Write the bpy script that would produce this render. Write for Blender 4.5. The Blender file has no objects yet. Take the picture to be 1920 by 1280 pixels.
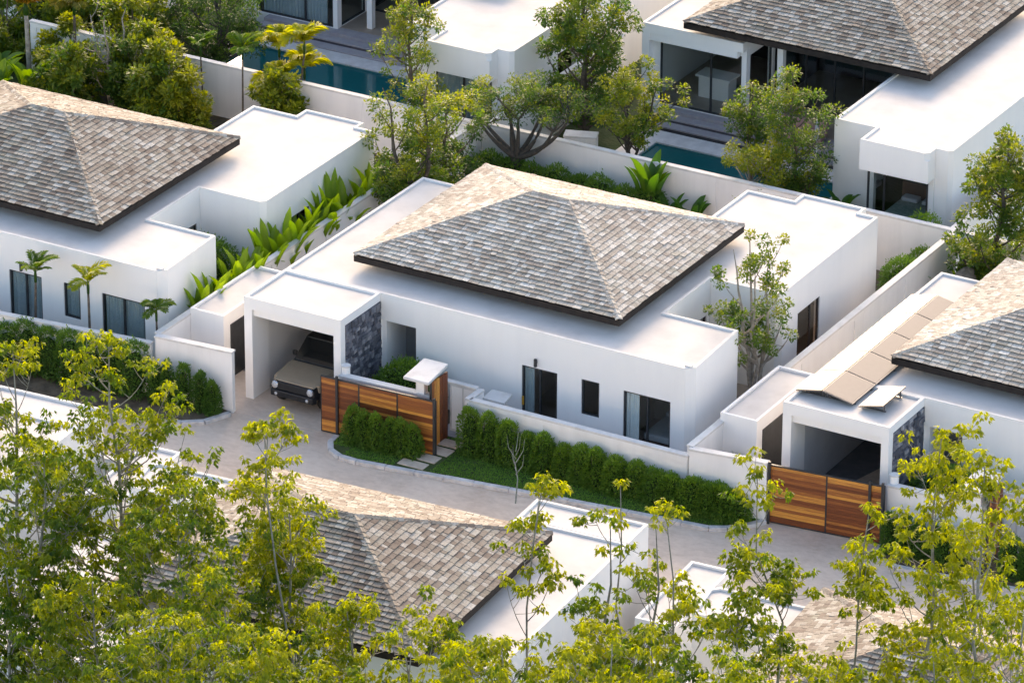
import bpy, math, random
import numpy as np
from mathutils import Matrix, Vector
R = math.radians
scene = bpy.context.scene
col = scene.collection

# ------------------------------------------------------------------ camera, world, sun
cam = bpy.data.cameras.new('camera'); camo = bpy.data.objects.new('camera', cam); col.objects.link(camo)
cam.sensor_width = 36.0; cam.lens = 181.5; cam.clip_start = 1.0; cam.clip_end = 3000
PITCH, YAW, ROLL = 0.441034849, 0.522390719, 0.004293152
cp, sp, cy, sy = math.cos(PITCH), math.sin(PITCH), math.cos(YAW), math.sin(YAW)
fw = Vector((-sy*cp, cy*cp, -sp)); rt = Vector((cy, sy, 0)); up = rt.cross(fw)
r2 = rt*math.cos(ROLL)+up*math.sin(ROLL); u2 = up*math.cos(ROLL)-rt*math.sin(ROLL)
m = Matrix((r2, u2, -fw)).transposed().to_4x4(); m.translation = Vector((71.912, -131.79, 74.19))
camo.matrix_world = m
scene.camera = camo

SUN_EL, SUN_AZ = R(23), R(-27)          # azimuth from +Y towards +X
w = bpy.data.worlds.new('World'); scene.world = w; w.use_nodes = True
nt = w.node_tree; nt.nodes.clear()
sky = nt.nodes.new('ShaderNodeTexSky'); sky.sky_type = 'NISHITA'; sky.sun_disc = False
sky.sun_elevation = SUN_EL; sky.sun_rotation = SUN_AZ; sky.air_density = 1.0; sky.dust_density = 2.2; sky.ozone_density = 1.0
bg = nt.nodes.new('ShaderNodeBackground'); bg.inputs['Strength'].default_value = 0.15
wo = nt.nodes.new('ShaderNodeOutputWorld')
nt.links.new(sky.outputs[0], bg.inputs[0]); nt.links.new(bg.outputs[0], wo.inputs[0])
sl = bpy.data.lights.new('sun', 'SUN'); sl.energy = 1.0; sl.angle = R(18); sl.color = (1.0, 0.80, 0.60)
so = bpy.data.objects.new('sun', sl); col.objects.link(so)
sd = Vector((math.sin(SUN_AZ)*math.cos(SUN_EL), math.cos(SUN_AZ)*math.cos(SUN_EL), math.sin(SUN_EL)))
so.rotation_euler = sd.to_track_quat('Z', 'Y').to_euler(); so.location = (0, 60, 60)
scene.view_settings.view_transform = 'Standard'; scene.view_settings.look = 'None'
scene.view_settings.exposure = 1.66; scene.view_settings.use_white_balance = True; scene.view_settings.white_balance_temperature = 7100; scene.view_settings.white_balance_tint = 12; scene.view_settings.gamma = 1.0

# ------------------------------------------------------------------ materials
def newmat(name):
    m = bpy.data.materials.new(name); m.use_nodes = True
    n = m.node_tree; n.nodes.clear()
    o = n.nodes.new('ShaderNodeOutputMaterial')
    return m, n, o
def N(n, t, **k):
    x = n.nodes.new(t)
    for a, b in k.items():
        if a in x.inputs: x.inputs[a].default_value = b
        else: setattr(x, a, b)
    return x
def ramp(n, stops, src):
    r = n.nodes.new('ShaderNodeValToRGB'); e = r.color_ramp.elements
    while len(e) < len(stops): e.new(0.5)
    for q, (p, c) in zip(e, stops): q.position = p; q.color = (*c, 1)
    n.links.new(src, r.inputs[0]); return r.outputs[0]
def noise(n, scale, detail=4, rough=0.55, stretch=None, co='Object'):
    t = N(n, 'ShaderNodeTexCoord'); x = N(n, 'ShaderNodeTexNoise'); x.inputs['Scale'].default_value = scale
    x.inputs['Detail'].default_value = detail; x.inputs['Roughness'].default_value = rough
    if co == 'World':
        g = N(n, 'ShaderNodeNewGeometry'); src = g.outputs['Position']
    else: src = t.outputs[co]
    if stretch:
        mp = N(n, 'ShaderNodeMapping'); mp.inputs['Scale'].default_value = stretch
        n.links.new(src, mp.inputs[0]); src = mp.outputs[0]
    n.links.new(src, x.inputs['Vector']); return x.outputs['Fac']
def math2(n, op, a, b):
    x = N(n, 'ShaderNodeMath', operation=op)
    for i, v in enumerate((a, b)):
        if isinstance(v, (int, float)): x.inputs[i].default_value = v
        else: n.links.new(v, x.inputs[i])
    return x.outputs[0]
def mixc(n, f, a, b, mode='MIX'):
    x = N(n, 'ShaderNodeMix', data_type='RGBA', blend_type=mode)
    for i, v in zip((0, 6, 7), (f, a, b)):
        if isinstance(v, (int, float)): x.inputs[i].default_value = v
        elif isinstance(v, tuple): x.inputs[i].default_value = (*v, 1)
        else: n.links.new(v, x.inputs[i])
    return x.outputs[2]
def finish(n, o, color, rough=0.7, bump=None, bs=0.1, bd=0.02, spec=0.3, metal=0.0):
    b = N(n, 'ShaderNodeBsdfPrincipled'); b.inputs['Roughness'].default_value = rough
    b.inputs['Specular IOR Level'].default_value = spec; b.inputs['Metallic'].default_value = metal
    if isinstance(color, tuple): b.inputs['Base Color'].default_value = (*color, 1)
    else: n.links.new(color, b.inputs['Base Color'])
    if bump is not None:
        bp = N(n, 'ShaderNodeBump'); bp.inputs['Strength'].default_value = bs; bp.inputs['Distance'].default_value = bd
        n.links.new(bump, bp.inputs['Height']); n.links.new(bp.outputs[0], b.inputs['Normal'])
    n.links.new(b.outputs[0], o.inputs[0]); return b
M = {}
def noisy(name, c0, c1, scale=3, rough=0.7, stretch=None, bump=0.15, bd=0.01, detail=5, spec=0.3, lo=0.35, hi=0.65, scale2=None, metal=0.0):
    m, n, o = newmat(name)
    f = noise(n, scale, detail, 0.6, stretch, 'World')
    c = ramp(n, [(lo, c0), (hi, c1)], f)
    f2 = noise(n, scale2 or scale*9, 3, 0.6, stretch, 'World')
    finish(n, o, c, rough, f2, bump, bd, spec, metal); M[name] = m; return m
def wallpaint(name, base, dirt, streak=0.25):
    m, n, o = newmat(name)
    a = noise(n, 0.35, 5, 0.6, None, 'World')
    st = noise(n, 1.3, 5, 0.65, (1.6, 1.6, 0.16), 'World')
    f = math2(n, 'MULTIPLY', a, st)
    c = ramp(n, [(0.2, base), (0.52, tuple(base[i]*(1-streak)+dirt[i]*streak for i in range(3)))], f)
    finish(n, o, c, 0.75, noise(n, 30, 3, 0.6, None, 'World'), 0.08, 0.01, 0.2); M[name] = m
wallpaint('white_paint', (0.87, 0.84, 0.81), (0.62, 0.60, 0.59), 0.22)
wallpaint('boundary_paint', (0.84, 0.81, 0.785), (0.46, 0.44, 0.42), 0.30)
noisy('roof_membrane', (0.60, 0.56, 0.525), (0.50, 0.46, 0.43), 0.8, 0.75, None, 0.08, 0.01, 9, 0.2, 0.42, 0.72)
noisy('coping_paint', (0.66, 0.635, 0.61), (0.50, 0.475, 0.455), 2.2, 0.7, None, 0.1, 0.01, 5, 0.2, 0.45, 0.8)
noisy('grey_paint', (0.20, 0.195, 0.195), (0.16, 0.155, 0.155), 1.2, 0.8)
noisy('dark_wood', (0.020, 0.014, 0.012), (0.036, 0.026, 0.021), 4, 0.7)
noisy('soffit_board', (0.30, 0.24, 0.20), (0.38, 0.31, 0.26), 4, 0.8)
noisy('dark_metal', (0.02, 0.021, 0.023), (0.035, 0.036, 0.038), 5, 0.45, spec=0.5)
noisy('soil', (0.07, 0.052, 0.034), (0.15, 0.115, 0.078), 2.5, 0.95, bump=0.5, bd=0.05)
noisy('terrain_green', (0.035, 0.065, 0.015), (0.07, 0.085, 0.03), 0.8, 0.95, bump=0.6, bd=0.08)
noisy('kerb_concrete', (0.42, 0.40, 0.39), (0.60, 0.58, 0.57), 3.5, 0.85, bump=0.3)
noisy('stone_paver', (0.46, 0.37, 0.29), (0.58, 0.49, 0.40), 4, 0.85, bump=0.3)
noisy('deck_stone', (0.33, 0.30, 0.32), (0.40, 0.37, 0.38), 3, 0.7)
noisy('carport_tile', (0.12, 0.125, 0.135), (0.17, 0.17, 0.18), 3, 0.6)
noisy('coping_stone', (0.52, 0.50, 0.49), (0.64, 0.62, 0.61), 3, 0.7)
noisy('painted_step_shade', (0.06, 0.055, 0.06), (0.09, 0.08, 0.09), 3, 0.8)  # dark tone standing in for the shade below the step edges
noisy('light_grey_paint', (0.66, 0.66, 0.67), (0.58, 0.58, 0.59), 1.2, 0.8)
noisy('interior_wall', (0.62, 0.47, 0.35), (0.68, 0.53, 0.41), 1, 0.8)
noisy('interior_floor', (0.36, 0.28, 0.22), (0.42, 0.34, 0.27), 2, 0.5)
noisy('brown_cabinet', (0.09, 0.045, 0.025), (0.14, 0.07, 0.04), 3, 0.5)
noisy('bed_linen', (0.62, 0.60, 0.60), (0.50, 0.50, 0.52), 2.5, 0.9, bump=0.6, bd=0.03, scale2=7)
noisy('green_cover', (0.20, 0.27, 0.24), (0.33, 0.40, 0.36), 9, 0.9)
noisy('bark_pale', (0.22, 0.19, 0.16), (0.40, 0.36, 0.31), 7, 0.9, bump=0.5)
noisy('bark_brown', (0.085, 0.065, 0.05), (0.16, 0.125, 0.095), 8, 0.95, bump=0.7)
noisy('bark_dark', (0.05, 0.045, 0.04), (0.10, 0.085, 0.07), 8, 0.95, bump=0.7)
noisy('boulder_stone', (0.13, 0.115, 0.10), (0.24, 0.21, 0.18), 3, 0.9, bump=0.7, bd=0.05)
noisy('car_black', (0.008, 0.009, 0.011), (0.015, 0.016, 0.018), 3, 0.4, bump=0.02, spec=0.5)
noisy('tyre_rubber', (0.012, 0.012, 0.012), (0.022, 0.022, 0.022), 6, 0.85)
noisy('terracotta', (0.20, 0.10, 0.06), (0.28, 0.14, 0.08), 4, 0.9)

def mk_road():
    m, n, o = newmat('road_paving')
    a = noise(n, 0.35, 6, 0.62, None, 'World'); b = noise(n, 3.0, 5, 0.7, (1, 1.6, 1), 'World'); c = noise(n, 45, 3, 0.6, None, 'World')
    f = math2(n, 'ADD', math2(n, 'MULTIPLY', a, 0.55), math2(n, 'MULTIPLY', b, 0.45))
    cc = ramp(n, [(0.34, (0.50, 0.385, 0.30)), (0.52, (0.66, 0.53, 0.425)), (0.66, (0.74, 0.61, 0.50))], f)
    cc = mixc(n, math2(n, 'MULTIPLY', c, 0.22), cc, (0.2, 0.17, 0.15))
    finish(n, o, cc, 0.85, c, 0.25, 0.01, 0.2); M['road_paving'] = m
mk_road()
def mk_shingle(name, k, sat, lift=0.0):
    m, n, o = newmat(name)
    g = N(n, 'ShaderNodeNewGeometry'); oi = N(n, 'ShaderNodeObjectInfo')
    r = math2(n, 'FRACT', math2(n, 'ADD', g.outputs['Random Per Island'], oi.outputs['Random']), 0)
    big = noise(n, 0.55, 4, 0.6, None, 'World')
    f = math2(n, 'ADD', math2(n, 'MULTIPLY', r, 0.62*(1-lift)), math2(n, 'ADD', math2(n, 'MULTIPLY', big, 0.5), lift*.62))
    c = ramp(n, [(0.08, (0.12, 0.09, 0.07)), (0.26, (0.22, 0.175, 0.145)), (0.46, (0.32, 0.27, 0.225)),
                 (0.66, (0.42, 0.37, 0.315)), (0.82, (0.52, 0.475, 0.42)), (0.96, (0.64, 0.60, 0.55))], f)
    hs = N(n, 'ShaderNodeHueSaturation'); hs.inputs['Saturation'].default_value = sat; hs.inputs['Value'].default_value = k
    n.links.new(c, hs.inputs['Color']); c = hs.outputs[0]
    gr = noise(n, 1.1, 4, 0.6, None, 'World')
    r3 = math2(n, 'FRACT', math2(n, 'MULTIPLY', r, 7.31), 0)
    gm = math2(n, 'MULTIPLY', ramp(n, [(0.45, (0, 0, 0)), (0.7, (1, 1, 1))], gr), math2(n, 'MULTIPLY', r3, 0.5))
    c = mixc(n, gm, c, (0.30, 0.31, 0.23))
    fine = noise(n, 16, 5, 0.75, None, 'World')
    c = mixc(n, ramp(n, [(0.35, (0.55, 0.55, 0.55)), (0.6, (0, 0, 0))], fine), c, (0.12, 0.10, 0.085))
    finish(n, o, c, 0.85, fine, 0.5, 0.01, 0.25); M[name] = m
mk_shingle('wood_shingle', 1.0, 1.22); mk_shingle('pale_wood_shingle', 1.38, 1.1, .28)
def mk_plank():
    m, n, o = newmat('gate_timber')
    oi = N(n, 'ShaderNodeObjectInfo')
    gr = noise(n, 5, 6, 0.7, (0.35, 1, 9), 'World')
    f = math2(n, 'ADD', math2(n, 'MULTIPLY', oi.outputs['Random'], 0.55), math2(n, 'MULTIPLY', gr, 0.55))
    c = ramp(n, [(0.16, (0.10, 0.027, 0.010)), (0.42, (0.21, 0.060, 0.018)), (0.62, (0.34, 0.115, 0.028)), (0.76, (0.66, 0.29, 0.055))], f)
    finish(n, o, c, 0.45, gr, 0.3, 0.01, 0.4); M['gate_timber'] = m
mk_plank()
def mk_slate():
    m, n, o = newmat('slate_stone')
    g = N(n, 'ShaderNodeNewGeometry'); oi = N(n, 'ShaderNodeObjectInfo')
    r = math2(n, 'FRACT', math2(n, 'ADD', g.outputs['Random Per Island'], oi.outputs['Random']), 0)
    fn = noise(n, 9, 5, 0.75, None, 'World')
    f = math2(n, 'ADD', math2(n, 'MULTIPLY', r, 0.5), math2(n, 'MULTIPLY', fn, 0.6))
    c = ramp(n, [(0.22, (0.045, 0.048, 0.06)), (0.48, (0.11, 0.115, 0.14)), (0.68, (0.21, 0.21, 0.235)), (0.86, (0.42, 0.40, 0.40))], f)
    finish(n, o, c, 0.6, fn, 0.8, 0.03, 0.4); M['slate_stone'] = m
mk_slate()
def leafmat(name, old, mid, young, trans=0.42, rough=0.5):
    m, n, o = newmat(name)
    g = N(n, 'ShaderNodeNewGeometry'); at = N(n, 'ShaderNodeAttribute', attribute_name='age'); oi = N(n, 'ShaderNodeObjectInfo')
    r = g.outputs['Random Per Island']
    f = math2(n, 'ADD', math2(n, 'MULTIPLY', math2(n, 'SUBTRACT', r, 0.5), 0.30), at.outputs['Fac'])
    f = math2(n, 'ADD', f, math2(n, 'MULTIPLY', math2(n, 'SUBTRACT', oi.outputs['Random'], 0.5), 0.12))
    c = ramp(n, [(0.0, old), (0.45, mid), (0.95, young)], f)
    ns = noise(n, 26, 3, 0.6, None, 'World')
    c = mixc(n, ramp(n, [(0.5, (0, 0, 0)), (0.75, (0.35, 0.35, 0.35))], ns), c, tuple(v*0.6 for v in mid))
    b = N(n, 'ShaderNodeBsdfPrincipled'); b.inputs['Roughness'].default_value = rough; b.inputs['Specular IOR Level'].default_value = 0.35
    n.links.new(c, b.inputs['Base Color'])
    t = N(n, 'ShaderNodeBsdfTranslucent')
    hs = N(n, 'ShaderNodeHueSaturation'); hs.inputs['Saturation'].default_value = 1.1; hs.inputs['Value'].default_value = 1.9
    n.links.new(c, hs.inputs['Color']); n.links.new(hs.outputs[0], t.inputs[0])
    mx = N(n, 'ShaderNodeMixShader'); mx.inputs[0].default_value = trans
    n.links.new(b.outputs[0], mx.inputs[1]); n.links.new(t.outputs[0], mx.inputs[2]); n.links.new(mx.outputs[0], o.inputs[0])
    M[name] = m
leafmat('leaf_rubber', (0.040, 0.088, 0.012), (0.112, 0.170, 0.012), (0.30, 0.31, 0.010), 0.52)
leafmat('leaf_garden', (0.032, 0.078, 0.016), (0.085, 0.150, 0.020), (0.24, 0.25, 0.018), 0.47)
leafmat('leaf_hedge', (0.045, 0.11, 0.022), (0.11, 0.20, 0.03), (0.21, 0.31, 0.035), 0.42)
leafmat('leaf_palm', (0.03, 0.08, 0.012), (0.12, 0.20, 0.015), (0.48, 0.44, 0.02), 0.40)
leafmat('leaf_banana', (0.025, 0.075, 0.012), (0.07, 0.16, 0.018), (0.22, 0.31, 0.025), 0.45, 0.4)
leafmat('leaf_orange', (0.10, 0.12, 0.015), (0.26, 0.21, 0.02), (0.48, 0.24, 0.02), 0.35)
leafmat('leaf_pink', (0.16, 0.09, 0.08), (0.30, 0.17, 0.14), (0.42, 0.26, 0.22), 0.30)
leafmat('grass_blade', (0.07, 0.17, 0.025), (0.12, 0.25, 0.032), (0.17, 0.32, 0.045), 0.3, 0.7)
def simple(name, c, rough=0.5, spec=0.5, metal=0.0):
    m, n, o = newmat(name); f = noise(n, 6, 3, 0.6, None, 'World')
    cc = ramp(n, [(0.3, tuple(v*0.92 for v in c)), (0.7, c)], f)
    b = finish(n, o, cc, rough, None, spec=spec, metal=metal); M[name] = m; return b
simple('car_beige', (0.36, 0.285, 0.20), 0.38, 0.5)
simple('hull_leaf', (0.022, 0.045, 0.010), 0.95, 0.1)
simple('chrome', (0.6, 0.6, 0.62), 0.15, 0.6, 1.0)
simple('headlamp', (0.55, 0.55, 0.56), 0.12, 0.8)
simple('car_glass', (0.010, 0.012, 0.013), 0.06, 0.9)
simple('curtain_grey', (0.42, 0.48, 0.50), 0.9, 0.1)
simple('curtain_white', (0.80, 0.82, 0.82), 0.9, 0.1)
simple('interior_dark', (0.045, 0.042, 0.04), 0.8, 0.2)
simple('panel_frame', (0.16, 0.15, 0.15), 0.4, 0.6, 0.6)
simple('yellow_handle', (0.55, 0.28, 0.02), 0.5)
simple('pink_cushion', (0.42, 0.24, 0.22), 0.9)
simple('white_plastic', (0.75, 0.75, 0.75), 0.4)
b = simple('solar_glass', (0.085, 0.064, 0.068), 0.26, 0.28)
b = simple('pool_water', (0.006, 0.095, 0.105), 0.05, 0.35)
simple('pool_tile', (0.02, 0.14, 0.15), 0.4)
def mk_glass():
    m, n, o = newmat('window_glass')
    t = N(n, 'ShaderNodeBsdfTransparent'); t.inputs[0].default_value = (0.88, 0.91, 0.91, 1)
    g = N(n, 'ShaderNodeBsdfGlossy'); g.inputs['Roughness'].default_value = 0.02; g.inputs[0].default_value = (0.9, 0.95, 0.95, 1)
    f = N(n, 'ShaderNodeFresnel'); f.inputs[0].default_value = 1.5; gg = N(n, 'ShaderNodeNewGeometry')
    ff = math2(n, 'MULTIPLY', f.outputs[0], math2(n, 'SUBTRACT', 1.0, gg.outputs['Backfacing']))
    mx = N(n, 'ShaderNodeMixShader'); n.links.new(ff, mx.inputs[0])
    n.links.new(t.outputs[0], mx.inputs[1]); n.links.new(g.outputs[0], mx.inputs[2]); n.links.new(mx.outputs[0], o.inputs[0]); M['window_glass'] = m
mk_glass()
def mk_glow():
    m, n, o = newmat('lamp_glow'); e = N(n, 'ShaderNodeEmission'); e.inputs[0].default_value = (1, 0.42, 0.10, 1); e.inputs[1].default_value = 12
    n.links.new(e.outputs[0], o.inputs[0]); M['lamp_glow'] = m
mk_glow()

# ------------------------------------------------------------------ mesh helpers
class MB:
    def __init__(s): s.v = []; s.f = []
    def quad(s, a, b, c, d): i = len(s.v); s.v += [a, b, c, d]; s.f.append((i, i+1, i+2, i+3))
    def box(s, x0, x1, y0, y1, z0, z1):
        i = len(s.v); s.v += [(x, y, z) for z in (z0, z1) for y in (y0, y1) for x in (x0, x1)]
        s.f += [(i, i+2, i+3, i+1), (i+4, i+5, i+7, i+6), (i, i+1, i+5, i+4), (i+2, i+6, i+7, i+3), (i, i+4, i+6, i+2), (i+1, i+3, i+7, i+5)]
        return s
    def obox(s, p, q, th, z0, z1, side=0.0):
        """box standing on the plan segment p-q, thickness th; side shifts it along the left normal"""
        dx, dy = q[0]-p[0], q[1]-p[1]; L = math.hypot(dx, dy); nx, ny = -dy/L, dx/L
        a, b = side-th/2, side+th/2
        P = [(p[0]+nx*a, p[1]+ny*a), (q[0]+nx*a, q[1]+ny*a), (q[0]+nx*b, q[1]+ny*b), (p[0]+nx*b, p[1]+ny*b)]
        return s.prism(P, z0, z1)
    def prism(s, P, z0, z1):
        n = len(P); i = len(s.v)
        A = sum(P[k][0]*P[(k+1) % n][1]-P[(k+1) % n][0]*P[k][1] for k in range(n))
        if A < 0: P = P[::-1]
        s.v += [(x, y, z0) for x, y in P]+[(x, y, z1) for x, y in P]
        s.f.append(tuple(range(i+n-1, i-1, -1))); s.f.append(tuple(range(i+n, i+2*n)))
        for k in range(n): q = (k+1) % n; s.f.append((i+k, i+q, i+n+q, i+n+k))
        return s
    def hexa(s, P):
        i = len(s.v); s.v += list(P)      # 4 bottom then 4 top, both counter-clockwise from outside top
        s.f += [(i+3, i+2, i+1, i), (i+4, i+5, i+6, i+7), (i, i+1, i+5, i+4), (i+1, i+2, i+6, i+5), (i+2, i+3, i+7, i+6), (i+3, i, i+4, i+7)]
        return s
    def tube(s, path, rad, n=6, cap=True):
        path = [Vector(p) for p in path]; i0 = len(s.v); K = len(path)
        for k, p in enumerate(path):
            t = (path[min(k+1, K-1)]-path[max(k-1, 0)]).normalized()
            a = t.cross(Vector((0.13, 0.97, 0.2))).normalized() if abs(t.y) < 0.9 else t.cross(Vector((1, 0, 0))).normalized()
            b = t.cross(a); r = rad[k] if hasattr(rad, '__len__') else rad
            for j in range(n):
                an = 2*math.pi*j/n; s.v.append(tuple(p+(a*math.cos(an)+b*math.sin(an))*r))
        for k in range(K-1):
            for j in range(n):
                j2 = (j+1) % n; s.f.append((i0+k*n+j, i0+k*n+j2, i0+(k+1)*n+j2, i0+(k+1)*n+j))
        if cap: s.f.append(tuple(range(i0, i0+n))[::-1]); s.f.append(tuple(range(i0+(K-1)*n, i0+K*n)))
        return s
    def mesh(s, name, mat, smooth=False):
        me = bpy.data.meshes.new(name); me.from_pydata(s.v, [], s.f)
        if mat: me.materials.append(M[mat])
        if smooth: me.polygons.foreach_set('use_smooth', [True]*len(me.polygons))
        me.update(); return me
    def build(s, name, mat, parent=None, smooth=False, bevel=0, **kw):
        o = bpy.data.objects.new(name, s.mesh(name, mat, smooth)); col.objects.link(o)
        if parent: o.parent = parent
        if bevel:
            b = o.modifiers.new('bevel', 'BEVEL'); b.width = bevel; b.segments = 2; b.limit_method = 'ANGLE'
        for k, v in kw.items(): o[k] = v
        return o
def objm(name, me, parent=None, loc=(0, 0, 0), rz=0, sc=None, **kw):
    o = bpy.data.objects.new(name, me); col.objects.link(o); o.location = loc; o.rotation_euler = (0, 0, rz)
    if sc: o.scale = sc if hasattr(sc, '__len__') else (sc, sc, sc)
    if parent: o.parent = parent
    for k, v in kw.items(): o[k] = v
    return o
def thing(name, label, cat, loc=(0, 0, 0), rz=0, group=None):
    o = bpy.data.objects.new(name, None); col.objects.link(o); o.location = loc; o.rotation_euler = (0, 0, rz)
    o.empty_display_size = 0.3
    o['label'] = label; o['category'] = cat
    if group: o['group'] = group
    return o
def npmesh(name, V, F, mat, age=None, smooth=False):
    me = bpy.data.meshes.new(name); nf, k = F.shape
    me.vertices.add(len(V)); me.vertices.foreach_set('co', V.astype(np.float32).ravel())
    me.loops.add(nf*k); me.loops.foreach_set('vertex_index', F.astype(np.int32).ravel())
    me.polygons.add(nf); me.polygons.foreach_set('loop_start', np.arange(0, nf*k, k, dtype=np.int32))
    me.polygons.foreach_set('loop_total', np.full(nf, k, dtype=np.int32))
    if smooth: me.polygons.foreach_set('use_smooth', np.ones(nf, dtype=bool))
    me.materials.append(M[mat])
    if age is not None:
        a = me.attributes.new('age', 'FLOAT', 'POINT'); a.data.foreach_set('value', age.astype(np.float32))
    me.update(calc_edges=True); me.validate(); return me

# ------------------------------------------------------------------ foliage arrays
def leaf_arrays(B, D, L, W, sag=0.25, fold=0.25, rng=None):
    """diamond leaves: base B, unit direction D, length L, width W -> folded along the midrib, tip drooping"""
    n = len(B); L = L[:, None]; W = W[:, None]
    upv = np.tile([0, 0, 1.0], (n, 1)) + rng.normal(0, 0.35, (n, 3))
    S = np.cross(D, upv); S /= np.linalg.norm(S, axis=1, keepdims=True)+1e-6
    Nn = np.cross(S, D)
    tip = B+D*L; tip[:, 2:] -= sag*L
    midp = B+D*L*0.5; midp[:, 2:] -= sag*L*0.15
    l = midp+S*W*0.5-Nn*W*fold; r = midp-S*W*0.5-Nn*W*fold
    V = np.stack([B, l, tip, r], 1).reshape(-1, 3)
    i = np.arange(n)[:, None]*4
    F = np.concatenate([i+np.array([[0, 2, 1]]), i+np.array([[0, 3, 2]])], 1).reshape(-1, 3)
    return V, F
def unit(a): return a/(np.linalg.norm(a, axis=1, keepdims=True)+1e-9)
def rubber_leaves(C, age, rng, npet=9, spread=0.24, ll=0.17, lw=0.075):
    """whorls of long-stalked three-part leaves at the twig ends"""
    n = len(C); P = rng.poisson(npet, n)+3
    idx = np.repeat(np.arange(n), P); k = len(idx)
    az = rng.uniform(0, 2*np.pi, k); el = rng.uniform(-0.15, 1.2, k)
    d = np.stack([np.cos(az)*np.cos(el), np.sin(az)*np.cos(el), np.sin(el)], 1)
    tipb = C[idx]+d*(spread*rng.uniform(0.35, 1.1, k))[:, None]
    tipb[:, 2] += 0.04
    j = np.repeat(np.arange(k), 3); q = np.tile([-1, 0, 1], k)
    a2 = az[j]+q*0.75+rng.normal(0, 0.2, len(j))
    e2 = rng.uniform(-1.15, -0.05, len(j))
    D = np.stack([np.cos(a2)*np.cos(e2), np.sin(a2)*np.cos(e2), np.sin(e2)], 1)
    L = ll*rng.uniform(0.7, 1.25, len(j)); W = lw*rng.uniform(0.8, 1.2, len(j))
    V, F = leaf_arrays(tipb[j], D, L, W, 0.3, 0.2, rng)
    A = np.repeat(age[idx][j], 4)
    return V, F, A
def blob_leaves(C, Rr, age, rng, per=60, ll=0.11, lw=0.05):
    n = len(C); idx = np.repeat(np.arange(n), per); k = len(idx)
    d = unit(rng.normal(0, 1, (k, 3))); rr = rng.uniform(0, 1, k)**0.45
    B = C[idx]+d*(Rr[idx]*rr)[:, None]*np.array([1, 1, 0.75])
    D = unit(d+rng.normal(0, 0.7, (k, 3))+np.array([0, 0, 0.25]))
    L = ll*rng.uniform(0.7, 1.3, k); W = lw*rng.uniform(0.8, 1.2, k)
    V, F = leaf_arrays(B, D, L, W, 0.15, 0.2, rng)
    return V, F, np.repeat(age[idx]+0.12*d[:, 2], 4)

def bez(a, b, c, n):
    t = np.linspace(0, 1, n)[:, None]; return (1-t)**2*a+2*t*(1-t)*b+t*t*c
class Wood:
    def __init__(s): s.V = []; s.F = []; s.n = 0
    def tube(s, path, rad, n=5):
        K = len(path); t = np.gradient(path, axis=0); t = unit(t)
        ref = np.where(np.abs(t[:, 2:3]) > 0.9, np.array([[1.0, 0, 0]]), np.array([[0, 0, 1.0]]))
        a = unit(np.cross(t, ref)); b = np.cross(t, a)
        an = 2*np.pi*np.arange(n)/n
        ring = path[:, None, :]+(a[:, None, :]*np.cos(an)[None, :, None]+b[:, None, :]*np.sin(an)[None, :, None])*np.asarray(rad)[:, None, None]
        i = s.n; s.V.append(ring.reshape(-1, 3))
        k = np.arange(K-1)[:, None]*n; j = np.arange(n)[None, :]; j2 = (j+1) % n
        F = np.stack([i+k+j, i+k+j2, i+k+n+j2, i+k+n+j], -1).reshape(-1, 4); s.F.append(F); s.n += K*n
    def mesh(s, name, mat): return npmesh(name, np.concatenate(s.V), np.concatenate(s.F), mat, None, True)

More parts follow.
